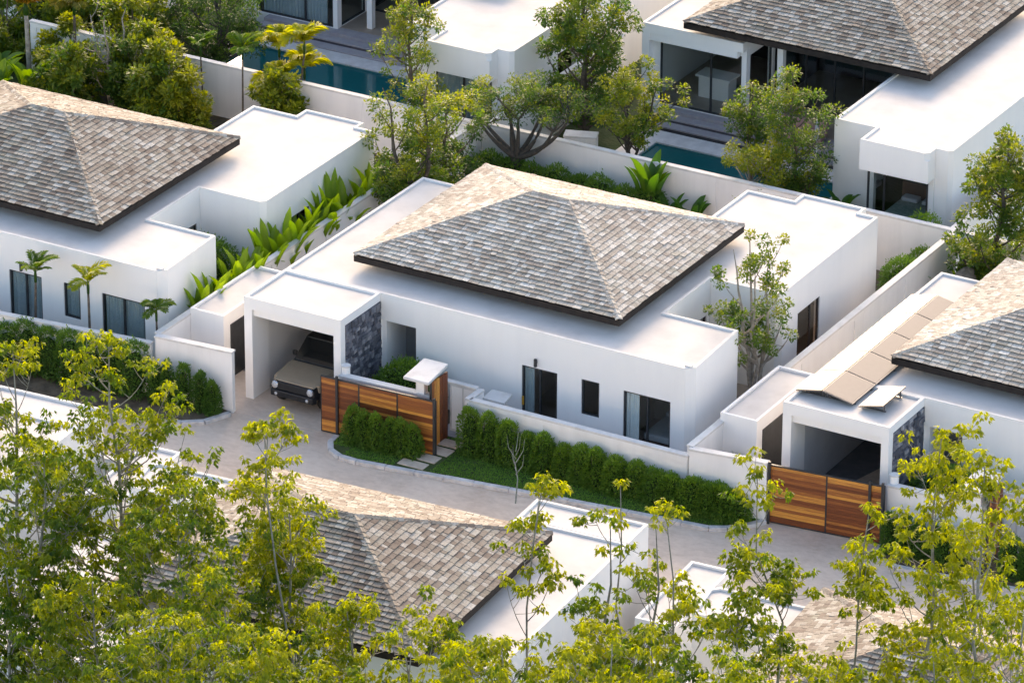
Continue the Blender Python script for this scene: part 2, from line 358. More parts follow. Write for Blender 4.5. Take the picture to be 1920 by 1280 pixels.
def grow(seed, H, cb, rad, prof, nl, ncl, trunk_r, lean=0.0, multi=1, tw=0.45, topthin=0.0):
    """returns Wood and cluster centres. cb crown base height, rad crown radius, prof(t) radius factor with t=0 top 1 bottom"""
    rng = np.random.default_rng(seed); W = Wood()
    base = np.array([0, 0, -0.1]); leanv = np.array([math.cos(seed*2.4), math.sin(seed*2.4), 0])*lean
    stems = []
    for s in range(multi):
        off = np.array([math.cos(6.28*s/multi+seed), math.sin(6.28*s/multi+seed), 0])*(0 if multi == 1 else rad*0.45)
        topz = H*(1 if s == 0 else rng.uniform(0.8, 0.97))
        n = 9; t = np.linspace(0, 1, n)
        pth = base+np.stack([0*t, 0*t, t*topz], 1)+leanv*(t**1.5)[:, None]*H*0.1+off*(t**0.8)[:, None]
        pth[1:-1, :2] += rng.normal(0, 0.02*H**0.7, (n-2, 2))
        W.tube(pth, trunk_r*(1-t)**0.8/(multi**0.4)+0.012, 6); stems.append((pth, t))
    C = []; A = []
    for k in range(nl):
        pth, t = stems[k % multi]
        tz = rng.uniform(0, 1)**0.9; z = H-(H-cb)*tz
        rr = rad*prof(tz)*math.sqrt(rng.uniform(0.12, 1)); az = k*2.39996+rng.normal(0, 0.3)
        cx, cyy = np.interp(z, pth[:, 2], pth[:, 0]), np.interp(z, pth[:, 2], pth[:, 1])
        end = np.array([cx+rr*math.cos(az), cyy+rr*math.sin(az), z+rng.normal(0, 0.1)])
        zs = max(cb*0.55, z-0.35-rr*rng.uniform(0.6, 1.3)); zs = min(zs, z-0.05)
        st = np.array([np.interp(zs, pth[:, 2], pth[:, 0]), np.interp(zs, pth[:, 2], pth[:, 1]), zs])
        mid = (st+end)/2+np.array([0.25*rr*math.cos(az), 0.25*rr*math.sin(az), -0.15*rr])
        br = bez(st, mid, end, 6); r0 = max(0.012, trunk_r*0.42*(1-zs/H)+0.012)
        W.tube(br, np.linspace(r0, 0.008, 6), 4)
        m = max(1, int(round(ncl/nl+rng.normal(0, 0.7))))
        for q in range(m):
            u = 1.0 if q == 0 else rng.uniform(0.4, 1.0)
            bp = bez(st, mid, end, 21)[int(u*20)]
            if q == 0: c = end
            else:
                dv = rng.normal(0, 1, 3); dv[2] = abs(dv[2])*0.8; dv /= np.linalg.norm(dv)
                c = bp+dv*tw*rng.uniform(0.6, 1.2)
                W.tube(np.array([bp, (bp+c)/2+[0, 0, -0.04], c]), [0.012, 0.009, 0.006], 3)
            C.append(c); A.append(tz)
    # leader
    C.append(stems[0][0][-1]); A.append(0)
    return W, np.array(C), np.array(A), rng

PROF_ROUND = lambda t: math.sqrt(max(0.03, 1-(2*t-1)**2))*0.95+0.08
PROF_CONE = lambda t: min(1.0, 0.26+1.1*t**0.7)*(1 if t < 0.85 else (1-(t-0.85)*1.5))
PROF_FLAT = lambda t: 1-0.4*t
_tree_cache = {}
def tree(name, label, loc, H, cb, rad, kind='garden', seed=1, group=None, rz=0.0, **k):
    key = (kind, seed, round(H, 2), round(cb, 2), round(rad, 2), tuple(sorted(k.items(), key=str)).__str__())
    prof = k.get('prof', PROF_CONE if kind == 'rubber' else PROF_ROUND)
    nl = k.get('nl', 34); ncl = k.get('ncl', 150)
    W, C, A, rng = grow(seed, H, cb, rad, prof, nl, ncl, k.get('tr', 0.11), k.get('lean', 0.5), k.get('multi', 1), k.get('tw', 0.55))
    age0 = k.get('age', 0.45); aj = k.get('aj', 0.16)
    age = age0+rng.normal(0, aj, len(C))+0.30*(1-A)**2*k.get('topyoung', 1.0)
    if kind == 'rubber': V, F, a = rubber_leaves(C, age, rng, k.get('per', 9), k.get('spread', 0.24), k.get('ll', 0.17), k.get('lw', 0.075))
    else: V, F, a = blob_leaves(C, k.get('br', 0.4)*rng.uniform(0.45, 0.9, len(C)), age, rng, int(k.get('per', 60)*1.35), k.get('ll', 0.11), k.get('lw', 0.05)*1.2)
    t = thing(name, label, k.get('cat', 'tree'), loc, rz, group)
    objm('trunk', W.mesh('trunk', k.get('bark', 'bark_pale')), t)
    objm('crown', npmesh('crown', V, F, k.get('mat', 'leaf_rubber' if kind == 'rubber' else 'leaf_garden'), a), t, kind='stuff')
    return t

def shrub_mesh(seed, rx, ry, h, n, ll=0.085, lw=0.045, mat='leaf_hedge', age=0.4, lumps=5, square=2.6):
    rng = np.random.default_rng(seed)
    d = unit(rng.normal(0, 1, (n, 3)))
    e = (np.abs(d)**square).sum(1)**(-1/square); P = d*e[:, None]
    L = unit(rng.normal(0, 1, (lumps*3, 3))); bump = np.max(P@L.T, axis=1)
    P *= (0.80+0.24*bump**4+rng.normal(0, 0.075, n))[:, None]
    P[:, :2] *= (1-0.20*np.clip(P[:, 2:3], -1, 1))*(1 if square > 2.3 else 1.05)
    B = P*np.array([rx, ry, h/2])+np.array([0, 0, h/2])
    B[:, 2] = np.maximum(B[:, 2], 0.03)
    D = unit(d+rng.normal(0, 0.6, (n, 3))+[0, 0, 0.45])
    V, F = leaf_arrays(B, D, ll*rng.uniform(0.7, 1.4, n), lw*rng.uniform(0.8, 1.2, n), 0.1, 0.25, rng)
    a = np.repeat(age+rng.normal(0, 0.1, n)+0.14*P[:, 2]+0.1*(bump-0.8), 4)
    return npmesh('foliage', V, F, mat, a)
def ball_mesh(name, mat, rx, ry, rz, seed=0, jit=0.08, z0=0.0, nu=12, nv=8):
    rng = np.random.default_rng(seed); mb = MB()
    for i in range(nv+1):
        th = math.pi*i/nv
        for j in range(nu):
            ph = 2*math.pi*j/nu; q = 1+rng.normal(0, jit) if 0 < i < nv else 1
            mb.v.append((rx*q*math.sin(th)*math.cos(ph), ry*q*math.sin(th)*math.sin(ph), z0+rz+rz*q*math.cos(th)))
    for i in range(nv):
        for j in range(nu): j2 = (j+1) % nu; mb.f.append((i*nu+j, (i+1)*nu+j, (i+1)*nu+j2, i*nu+j2))
    return mb.mesh(name, mat, True)
_sh = {}
def shrub(name, label, loc, rx, ry, h, seed=0, group=None, cat='shrub', n=1500, mat='leaf_hedge', age=0.4, ll=0.085, rz=0, square=2.6, lw=0.045):
    key = (seed, rx, ry, h, n, mat, age, ll)
    if key not in _sh:
        mb = MB(); rng = random.Random(seed)
        for q in range(5):
            a = rng.uniform(0, 6.28); mb.tube([(0.04*math.cos(a), 0.04*math.sin(a), -0.05), (rx*0.35*math.cos(a), ry*0.35*math.sin(a), h*0.5), (rx*0.6*math.cos(a), ry*0.6*math.sin(a), h*0.85)], [0.025, 0.016, 0.006], 4)
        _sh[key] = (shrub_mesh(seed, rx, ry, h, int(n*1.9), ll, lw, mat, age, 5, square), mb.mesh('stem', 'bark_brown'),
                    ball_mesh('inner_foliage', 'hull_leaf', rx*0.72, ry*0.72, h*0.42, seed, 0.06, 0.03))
    a, b, c = _sh[key]
    t = thing(name, label, cat, loc, rz, group)
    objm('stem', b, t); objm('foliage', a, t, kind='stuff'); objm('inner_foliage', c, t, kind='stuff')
    return t

def paddle_mesh(L, W, bend, seed, mat='leaf_banana', age=0.5, st=0.22):
    """one large banana-like blade: stalk, raised midrib, rippled edge. grows along +X, up at the start"""
    rng = np.random.default_rng(seed); n = 12; V = []; F = []
    t = np.linspace(0, 1, n); ang = R(86)-bend*t**1.5; 
    x = np.cumsum(np.cos(ang))*L/n; z = np.cumsum(np.sin(ang))*L/n
    wprof = np.sin(np.clip((t-st)/(1-st), 0, 1)*math.pi)**0.65*W
    wprof[t < st] = 0.03; wprof[-1] = 0.01
    for i in range(n):
        nx, nz = -math.sin(ang[i]), math.cos(ang[i]); e = rng.normal(0, 0.012, 2)
        w = max(wprof[i], 0.015); lift = w*0.35
        V += [(x[i]+nx*lift+e[0], -w/2, z[i]+nz*lift), (x[i], 0, z[i]), (x[i]+nx*lift+e[1], w/2, z[i]+nz*lift)]
    for i in range(n-1):
        a = i*3; F += [(a, a+1, a+4, a+3), (a+1, a+2, a+5, a+4)]
    return npmesh('leaf', np.array(V), np.array(F), mat, np.full(len(V), age)+rng.normal(0, 0.06), True)
_pad = {}
def paddle(L, W, bend, q, mat, age, st=.22):
    k = (round(L, 1), round(W, 2), round(bend, 1), q % 4, mat, round(age, 1), st)
    if k not in _pad: _pad[k] = paddle_mesh(k[0], k[1], k[2], hash(k[3]) + 11, mat, k[5], st)
    return _pad[k]
def bigleaf(name, label, loc, n=8, h=1.6, w=0.32, seed=0, group=None, mat='leaf_banana', age=0.5, cat='plant', spread=0.25, bend=0.9, st=.22):
    rng = random.Random(seed); t = thing(name, label, cat, loc, rng.uniform(0, 6), group)
    for q in range(n):
        me = paddle(h*rng.uniform(0.65, 1.15), w*rng.uniform(0.8, 1.1), bend*rng.uniform(0.5, 1.5), q, mat, age+rng.uniform(-0.15, 0.15), st)
        a = q*2.4+rng.uniform(-0.4, 0.4); r = spread*math.sqrt(rng.random())
        o = objm('leaf', me, t, (r*math.cos(a), r*math.sin(a), 0), a)
    return t
def frond_mesh(L, seed, mat, age, droop=1.2, lf=0.42, start=R(62)):
    rng = np.random.default_rng(seed); n = 14; t = np.linspace(0, 1, n); ang = start-droop*t**1.2
    x = np.concatenate([[0], np.cumsum(np.cos(ang[:-1]))*L/n]); z = np.concatenate([[0], np.cumsum(np.sin(ang[:-1]))*L/n])
    B = []; D = []; LL = []
    for i in np.linspace(0.14, 0.99, 34):
        px, pz = np.interp(i, t, x), np.interp(i, t, z); a = np.interp(i, t, ang)
        for s in (-1, 1):
            B.append((px, 0, pz)); v = np.array([math.cos(a)*0.75, s*0.9, math.sin(a)*0.75+0.22])+rng.normal(0, 0.08, 3)
            D.append(v); LL.append(lf*L*(0.35+0.65*math.sin(math.pi*min(1, i*0.85+0.12)))*rng.uniform(0.85, 1.1))
    V, F = leaf_arrays(np.array(B), unit(np.array(D)), np.array(LL), np.full(len(B), 0.055), 0.32, 0.15, rng)
    rb = []
    for i in range(n): rb += [(x[i], -0.014, z[i]), (x[i], 0.014, z[i]), (x[i], 0, z[i]-0.03)]
    RF = []
    for i in range(n-1):
        a = len(V)+i*3; RF += [(a, a+1, a+4), (a, a+4, a+3), (a+1, a+2, a+5), (a+1, a+5, a+4)]
    V = np.concatenate([V, np.array(rb)]); F = np.concatenate([F, np.array(RF)])
    return npmesh('frond', V, F, mat, np.full(len(V), age)+rng.normal(0, 0.05))
_fr = {}
def palm(name, label, loc, H, L=1.1, n=9, seed=0, mat='leaf_palm', age=0.55, tr=0.05, group=None, droop=1.2, shaft=True, bark='bark_brown', stems=1, lf=0.42, start=R(62)):
    rng = random.Random(seed); t = thing(name, label, 'palm', loc, 0, group)
    for s in range(stems):
        a = 6.28*s/stems+seed; sp_ = 0 if stems == 1 else 0.4; hh = H*(1 if s == 0 else rng.uniform(0.45, 0.9))
        tx, ty = sp_*1.6*math.cos(a)+rng.uniform(-.08, .08), sp_*1.6*math.sin(a)+rng.uniform(-.08, .08); bx, by = sp_*0.5*math.cos(a), sp_*0.5*math.sin(a)
        K = 10; mb = MB(); mb.tube([(bx+(tx-bx)*i/K, by+(ty-by)*i/K, -0.05+hh*i/K) for i in range(K+1)], [tr*(1.15-0.35*i/K)*(1.06 if i % 2 else 1) for i in range(K+1)], 8)
        mb.build('trunk', bark, t, True)
        if shaft:
            MB().tube([(tx, ty, hh-0.05), (tx, ty, hh+0.22), (tx, ty, hh+0.42)], [tr*1.0, tr*1.15, tr*0.6], 8).build('crown_shaft', 'leaf_palm', t, True)
        for q in range(n):
            k = (seed % 5, q % 4, mat, round(age, 2), round(L, 2), round(droop, 2), lf)
            if k not in _fr: _fr[k] = frond_mesh(L*(0.85+0.1*(q % 4)), q % 4+seed % 5*7, mat, age+0.06*(q % 4-1.5), droop*(0.8+0.15*(q % 4)), lf, start)
            o = objm('frond', _fr[k], t, (tx, ty, hh+(0.3 if shaft else 0)), q*2.4+rng.uniform(-.3, .3)); o.rotation_euler.x = rng.uniform(-.25, .25); o.rotation_euler.y = rng.uniform(-.45, .3)
    return t

# ------------------------------------------------------------------ ground, road, water
def struct(o): o['kind'] = 'structure'; return o
def sheet(name, mat, P, z0, z1): return struct(MB().prism(P, z0, z1).build(name, mat))
KY = lambda x: -5.15+0.13*x                      # line of the kerb on the villa side of the road
FY = lambda x: -12.0+0.115*x                     # far edge of the road
sheet('ground', 'terrain_green', [(-900, -700), (900, -700), (900, 1200), (-900, 1200)], -0.6, -0.10)
sheet('road', 'road_paving', [(-60, FY(-60)), (60, FY(60)), (60, KY(60)+3.2), (60, KY(60)+3.2), (-60, KY(-60)+3.2)], -0.5, 0.0)
def platform(name, P, soil_mat, kerb_path, label_mat='kerb_concrete'):
    """raised verge edged by kerb stones laid end to end"""
    o = sheet(name, soil_mat, P, -0.3, 0.10)
    pts = [Vector((*p, 0)) for p in kerb_path]; L = [0]
    for a, b in zip(pts, pts[1:]): L.append(L[-1]+(b-a).length)
    def at(s):
        for i in range(len(pts)-1):
            if s <= L[i+1] or i == len(pts)-2: return pts[i]+(pts[i+1]-pts[i])*((s-L[i])/(L[i+1]-L[i]))
    st = 0.0; k = 0; rng = random.Random(3)
    while st < L[-1]-0.1:
        seg = next((i for i in range(len(L)-1) if st < L[i+1]-0.02), len(L)-2)
        en = min(st+1.0, L[seg+1])
        if L[seg+1]-en < 0.25: en = L[seg+1]
        a, b = at(st), at(en); dz = rng.uniform(-0.006, 0.006)
        q = MB().obox((a.x, a.y), (b.x, b.y), 0.20, -0.1, 0.135+dz, 0).build('kerb_stone', 'kerb_concrete', o, bevel=0.02)
        q.scale = (1, 1, 1); st = en+0.008; k += 1
    return o
kp = [(-7.72, -4.8), (-7.66, -5.3), (-7.35, -5.78), (-6.85, -6.02), (-6.2, -6.05), (-1.0, KY(-1)), (4.8, KY(4.8)), (5.7, -4.42), (6.2, -4.15), (6.6, -3.75), (7.0, -3.1)]
lawn = platform('lawn_verge', [(x, y+0.06) for x, y in kp]+[(4.4, -3.0), (-7.72, -3.0)], 'terrain_green', kp)
kpl = [(-36, KY(-36)), (-19.1, KY(-19.1)), (-13.4, KY(-13.4)), (-12.6, -6.55), (-12.0, -6.1), (-11.62, -5.15)]
vergeL = platform('soil_verge', [(x, y+0.06) for x, y in kpl]+[(-14.4, -4.6), (-36, -6.9)], 'soil', kpl)
kpr = [(10.92, -2.75), (10.98, -3.2), (11.3, -3.62), (11.9, -3.8), (12.9, -3.7), (30, KY(30)+0.2)]
vergeR = platform('hedge_verge', [(x, y+0.06) for x, y in kpr]+[(30, -1.0), (10.92, -1.4)], 'soil', kpr)
def garden(name, P, mat='soil', z=0.03): return sheet(name, mat, P, -0.3, z)
for i, dx in enumerate((-18.55, 0, 18.75)):
    dy = dx*0.115
    garden('garden_soil', [(-14.3+dx, -3.2+dy), (-13.2+dx, -3.2+dy), (-13.2+dx, 3.4+dy), (-11.8+dx, 3.4+dy), (-11.8+dx, 7.4+dy), (4.3+dx, 7.4+dy), (4.3+dx, 15.8+dy*0.0), (-14.3+dx, 15.8+dy*0.0)], 'soil', 0.045)
    garden('entry_soil', [(-8.15+dx, -3.9+dy), (-5.1+dx, -3.9+dy), (-5.1+dx, -0.4+dy), (-8.15+dx, -0.4+dy)], 'soil', 0.05)
    garden('courtyard_paving', [(-5.1+dx, -3.0+dy), (4.3+dx, -3.0+dy), (4.3+dx, 7.4+dy), (-5.1+dx, 7.4+dy)], 'deck_stone', 0.04)
    garden('carport_floor', [(-13.15+dx, -2.1+dy), (-8.2+dx, -2.1+dy), (-8.2+dx, 3.3+dy), (-13.15+dx, 3.3+dy)], 'carport_tile', 0.02)
for dx, dy in ((-18.54, -2.29), (0, 0), (18.76, 1.95)): garden('driveway', [(-13.15+dx, -4.95+dy), (-8.18+dx, -4.7+dy), (-8.18+dx, -2.1+dy), (-13.15+dx, -2.1+dy)], 'road_paving', .008)
# step stones to the pedestrian gate
for i, (x0, x1, y0, y1) in enumerate([(-5.0, -4.05, -5.55, -5.12), (-4.95, -3.95, -4.98, -4.5), (-4.9, -3.85, -4.36, -3.85), (-4.75, -3.8, -3.72, -3.25)]):
    o = MB().box(x0, x1, y0, y1, 0.05, 0.125+0.003*i).build('stepping_stone', 'stone_paver', bevel=0.015)
    o['label'] = ['stepping stone nearest the kerb on the path to the pedestrian gate', 'second stepping stone from the kerb on the garden path', 'third stepping stone from the kerb beside the hedge end', 'stepping stone closest to the white pedestrian gate'][i]
    o['category'] = 'paving stone'; o['group'] = 'stepping stones across the lawn'
# grass blades on the lawn
rng = np.random.default_rng(5); n = 52000
gx = rng.uniform(-7.6, 6.9, n); gy = rng.uniform(-6.0, -3.1, n)
lo = np.interp(gx, [p[0] for p in kp[3:]], [p[1] for p in kp[3:]]) + 0.14; lo = np.where(gx < -6.85, -5.4, lo)
k = (gy > lo) & ~((gx > -5.05) & (gx < -3.8) & (gy < -3.2)); gx, gy = gx[k], gy[k]
tf = np.sin(gx*2.1)*np.sin(gy*3.3+gx)+np.sin(gx*0.7+1)
B = np.stack([gx, gy, np.full(len(gx), 0.095)], 1); D = unit(np.stack([rng.normal(0, .5, len(gx)), rng.normal(0, .5, len(gx)), np.ones(len(gx))], 1))
V, F = leaf_arrays(B, D, rng.uniform(0.04, 0.085, len(gx)), np.full(len(gx), 0.03), 0.3, 0.1, rng)
o = objm('lawn_grass', npmesh('lawn_grass', V, F, 'grass_blade', np.repeat(0.45+0.12*tf+rng.normal(0, .15, len(gx)), 4)))
o['kind'] = 'stuff'; o['label'] = 'short mown green grass of the strip between kerb and hedge'; o['category'] = 'grass'

def pool(x0, x1, y0, y1, zc):
    """swimming pool set into its coping"""
    mb = MB()
    for a in ((x0-0.9, x0, y0-0.6, y1+1.0), (x1, x1+0.9, y0-0.6, y1+1.0), (x0, x1, y0-0.6, y0), (x0, x1, y1, y1+1.0)): mb.box(a[0], a[1], a[2], a[3], -0.5, zc)
    struct(mb.build('pool_surround', 'coping_stone'))
    b = MB(); b.box(x0, x1, y0, y1, zc-1.3, zc-1.2); b.box(x0, x0+.05, y0, y1, zc-1.2, zc-0.05); b.box(x1-.05, x1, y0, y1, zc-1.2, zc-.05); b.box(x0+.05, x1-.05, y1-.05, y1, zc-1.2, zc-.05)
    struct(b.build('pool_basin', 'pool_tile'))
    struct(MB().box(x0+.05, x1-.05, y0, y1-.05, zc-1.15, zc-0.10).build('pool_water', 'pool_water'))

# ------------------------------------------------------------------ walls with openings
def wallseg(mb, p, q, z0, z1, th, ops=(), side=0.0):
    """wall on the plan segment p-q (outside on its right), openings (s0,s1,a,b) left free"""
    L = math.hypot(q[0]-p[0], q[1]-p[1]); ux, uy = (q[0]-p[0])/L, (q[1]-p[1])/L
    P = lambda s: (p[0]+ux*s, p[1]+uy*s)
    s = 0.004; L -= 0.004
    for (a, b, c, d) in sorted(ops):
        if a > s: mb.obox(P(s), P(a), th, z0, z1, th/2)
        if c > z0: mb.obox(P(a), P(b), th, z0, c, th/2)
        if d < z1: mb.obox(P(a), P(b), th, d, z1, th/2)
        s = b
    if s < L: mb.obox(P(s), P(L), th, z0, z1, th/2)
def window(parent, p, q, z0, z1, inset=0.08, mull=(0.5,), curtain=None, cmat='curtain_grey', name='window', fw_=0.06, glass=True):
    """frame set back in the opening p-q; glass and drapes are its sub-parts"""
    L = math.hypot(q[0]-p[0], q[1]-p[1]); ux, uy = (q[0]-p[0])/L, (q[1]-p[1])/L; nx, ny = -uy, ux
    P = lambda s, o: (p[0]+ux*s+nx*o, p[1]+uy*s+ny*o)
    mb = MB(); o = inset
    mb.obox(P(0, o), P(fw_, o), 0.07, z0, z1); mb.obox(P(L-fw_, o), P(L, o), 0.07, z0, z1)
    mb.obox(P(fw_, o), P(L-fw_, o), 0.07, z1-fw_, z1); mb.obox(P(fw_, o), P(L-fw_, o), 0.07, z0, z0+fw_)
    for k in mull: mb.obox(P(L*k-0.035, o), P(L*k+0.035, o), 0.06, z0+fw_, z1-fw_)
    f = mb.build(name, 'dark_metal', parent)
    e = [0]+list(mull)+[1]
    if glass:
        for a, b in zip(e, e[1:]):
            MB().obox(P(L*a+(fw_ if a == 0 else .035), o), P(L*b-(fw_ if b == 1 else .035), o), 0.012, z0+fw_, z1-fw_).build('pane', 'window_glass', f)
    if curtain:
        for (a, b) in curtain:
            c = MB(); nn = max(6, int((b-a)*L*14)); S = [a*L+(b-a)*L*i/nn for i in range(nn+1)]
            for i in range(nn):
                o0 = o+0.09+(0.03 if i % 2 else -0.02); o1 = o+0.09+(-0.02 if i % 2 else 0.03)
                A, B_ = P(S[i], o0), P(S[i+1], o1); c.quad((*A, z0+.03), (*B_, z0+.03), (*B_, z1-.05), (*A, z1-.05))
            c.build('curtain', cmat, f)
    return f

def inset(P, wd):
    n = len(P); Q = []
    for i in range(n):
        a, b, c = Vector(P[i-1]), Vector(P[i]), Vector(P[(i+1) % n])
        d1, d2 = (b-a).normalized(), (c-b).normalized(); n1, n2 = Vector((-d1.y, d1.x)), Vector((-d2.y, d2.x))
        m_ = (n1+n2); m_ = m_/(m_.dot(n1)); Q.append(tuple(b+m_*wd))
    return Q
def ring(mb, P, wd, z0, z1):
    """parapet ring just inside polygon P (counter-clockwise)"""
    n = len(P); Q = []
    for i in range(n):
        a, b, c = Vector(P[i-1]), Vector(P[i]), Vector(P[(i+1) % n])
        d1, d2 = (b-a).normalized(), (c-b).normalized(); n1, n2 = Vector((-d1.y, d1.x)), Vector((-d2.y, d2.x))
        m_ = (n1+n2); m_ = m_/(m_.dot(n1)); Q.append(b+m_*wd)
    for i in range(n):
        j = (i+1) % n; mb.prism([tuple(P[i]), tuple(P[j]), tuple(Q[j]), tuple(Q[i])], z0, z1)
def ccw(P): 
    A = sum(P[k][0]*P[(k+1) % len(P)][1]-P[(k+1) % len(P)][0]*P[k][1] for k in range(len(P)))
    return P if A > 0 else P[::-1]

# ------------------------------------------------------------------ shingled hip roof
_wedge = {}
def wedge_mesh(mt='wood_shingle'):
    if mt not in _wedge:
        mb = MB(); mb.hexa([(-.5, 0, .55), (.5, 0, .55), (.5, 1, -.2), (-.5, 1, -.2), (-.5, 0, 1.0), (.5, 0, 1.0), (.5, 1, 0.05), (-.5, 1, 0.05)])
        _wedge[mt] = mb.mesh('shingle', mt)
    return _wedge[mt]
_cap = {}
def cap_mesh(mt='wood_shingle'):
    if mt not in _cap:
        mb = MB()
        mb.hexa([(-.12, 0, -.05), (0, 0, 0.0), (0, .34, -.02), (-.12, .34, -.07), (-.12, 0, -.015), (0, 0, .04), (0, .34, .012), (-.12, .34, -.045)])
        mb.hexa([(0, 0, 0.0), (.12, 0, -.05), (.12, .34, -.07), (0, .34, -.02), (0, 0, .04), (.12, 0, -.015), (.12, .34, -.045), (0, .34, .012)])
        _cap[mt] = mb.mesh('hip_cap', mt)
    return _cap[mt]
RW, RD, RH = 10.0, 8.63, 1.56
def hip_roof(parent, x0, y0, ze, seed, singles=('F', 'R'), nsingle=300, caps=True, W=RW, D=RD, H=RH, mt='wood_shingle', front='F'):
    """x0,y0 = front-left eave corner in the villa's own frame"""
    rnd = random.Random(seed); a = D/2; x1, y1 = x0+W, y0+D
    A, B_ = Vector((x0+a, y0+a, ze+H)), Vector((x1-a, y0+a, ze+H))
    c = [Vector((x0, y0, ze)), Vector((x1, y0, ze)), Vector((x1, y1, ze)), Vector((x0, y1, ze))]
    mb = MB(); dn = Vector((0, 0, 0.035))
    for q in ((c[0], c[1], B_, A), (c[2], c[3], A, B_)): mb.quad(*[tuple(v-dn) for v in q])
    for q in ((c[1], c[2], B_), (c[3], c[0], A)):
        i = len(mb.v); mb.v += [tuple(v-dn) for v in q]; mb.f.append((i, i+1, i+2))
    i = len(mb.v); mb.v += [tuple(v-dn) for v in c]; mb.f.append((i+3, i+2, i+1, i))
    hr = mb.build('hip_roof', 'dark_wood', parent)
    mb = MB(); t = 0.06; zz0, zz1 = ze-0.27, ze-0.055
    mb.box(x0+t, x1-t, y0, y0+t, zz0, zz1); mb.box(x0+t, x1-t, y1-t, y1, zz0, zz1); mb.box(x0, x0+t, y0, y1, zz0, zz1); mb.box(x1-t, x1, y0, y1, zz0, zz1)
    mb.build('fascia', 'dark_wood', hr)
    MB().box(x0+t, x1-t, y0+t, y1-t, zz0+.03, zz0+.06).build('soffit', 'soffit_board', hr)
    faces = dict(F=(c[0], c[1], A, B_), R=(c[1], c[2], B_, B_), B=(c[2], c[3], B_, A), L=(c[3], c[0], A, A))
    V = []; Fc = []; single = []
    slope = math.hypot(a, H); exp = 0.198; nc = int(slope/exp)
    for key, (p, q, pa, qa) in faces.items():
        E = (q-p).normalized(); S = Vector((-E.y, E.x, 0))*(a/slope)+Vector((0, 0, H/slope)); Nn = E.cross(S); L = (q-p).length
        for r in range(nc+1):
            s0 = r*exp-0.03; s1 = min(s0+exp*1.22, slope)
            if s1-s0 < 0.05: continue
            e = -rnd.uniform(0, .2)
            while e < L:
                wd = rnd.choice((0.13, 0.17, 0.20, 0.24, 0.28, 0.34) if key != 'F' else (0.15, 0.20, 0.24, 0.29, 0.36))*rnd.uniform(.93, 1.07)
                inset0 = max(0, s0)*a/slope; inset1 = s1*a/slope
                l0, l1 = max(e, inset0), min(e+wd-0.015, L-inset0)
                e2 = e; e += wd
                if l1-l0 < 0.02: continue
                js = rnd.uniform(-.012, .012); h = rnd.uniform(.042, .062) if key == front else rnd.uniform(.022, .036); lift = rnd.random() < 0.03
                if lift: h += 0.02
                t0, t1 = max(l0, min(inset1, l1)), min(l1, max(L-inset1, l0))
                full = (l0 == e2 and t0 == l0 and t1 == l1)
                if full and key in singles: single.append((wd, p, E, S, Nn, (l0+l1)/2, l1-l0, s0+js, s1-s0, h)); continue
                i = len(V); P = lambda ee, ss, hh: tuple(p+E*ee+S*ss+Nn*hh)
                V += [P(l0, s0+js, h*.55), P(l1, s0+js, h*.55), P(t1, s1, -.01), P(t0, s1, -.01), P(l0, s0+js, h), P(l1, s0+js, h), P(t1, s1, .003), P(t0, s1, .003)]
                Fc += [(i+4, i+5, i+6, i+7), (i, i+1, i+5, i+4), (i+1, i+2, i+6, i+5), (i+3, i, i+4, i+7), (i+2, i+3, i+7, i+6)]
    single.sort(key=lambda s: -s[0]); wm = wedge_mesh(mt)
    for k, (wd, p, E, S, Nn, ec, ww, s0, ll, h) in enumerate(single):
        if k < nsingle:
            M4 = Matrix(((E.x*ww, S.x*ll, Nn.x*h), (E.y*ww, S.y*ll, Nn.y*h), (E.z*ww, S.z*ll, Nn.z*h))).to_4x4()
            M4.translation = p+E*ec+S*s0
            o = bpy.data.objects.new('shingle', wm); col.objects.link(o); o.parent = hr; o.matrix_local = M4
        else:
            i = len(V); P = lambda ee, ss, hh: tuple(p+E*ee+S*ss+Nn*hh); l0, l1, s1 = ec-ww/2, ec+ww/2, s0+ll
            V += [P(l0, s0, h*.55), P(l1, s0, h*.55), P(l1, s1, -.01), P(l0, s1, -.01), P(l0, s0, h), P(l1, s0, h), P(l1, s1, .003), P(l0, s1, .003)]
            Fc += [(i+4, i+5, i+6, i+7), (i, i+1, i+5, i+4), (i+1, i+2, i+6, i+5), (i+3, i, i+4, i+7), (i+2, i+3, i+7, i+6)]
    me = bpy.data.meshes.new('shingle_field'); me.from_pydata(V, [], Fc); me.materials.append(M[mt])
    o = bpy.data.objects.new('shingle_field', me); col.objects.link(o); o.parent = hr; o['kind'] = 'stuff'
    if caps:
        lines = [(c[0], A), (c[1], B_), (c[2], B_), (c[3], A), (A, B_)]; cm = cap_mesh(mt)
        for p, q in lines:
            d = q-p; L = d.length; d.normalize(); hx = Vector((d.y, -d.x, 0)).normalized(); nn = hx.cross(d)
            for k in range(int(L/0.25)):
                Mx = Matrix((hx, d, nn)).transposed().to_4x4(); Mx.translation = p+d*(k*0.25+rnd.uniform(-.015, .015))+nn*0.02
                o = bpy.data.objects.new('hip_cap', cm); col.objects.link(o); o.parent = hr; o.matrix_local = Mx
    return hr

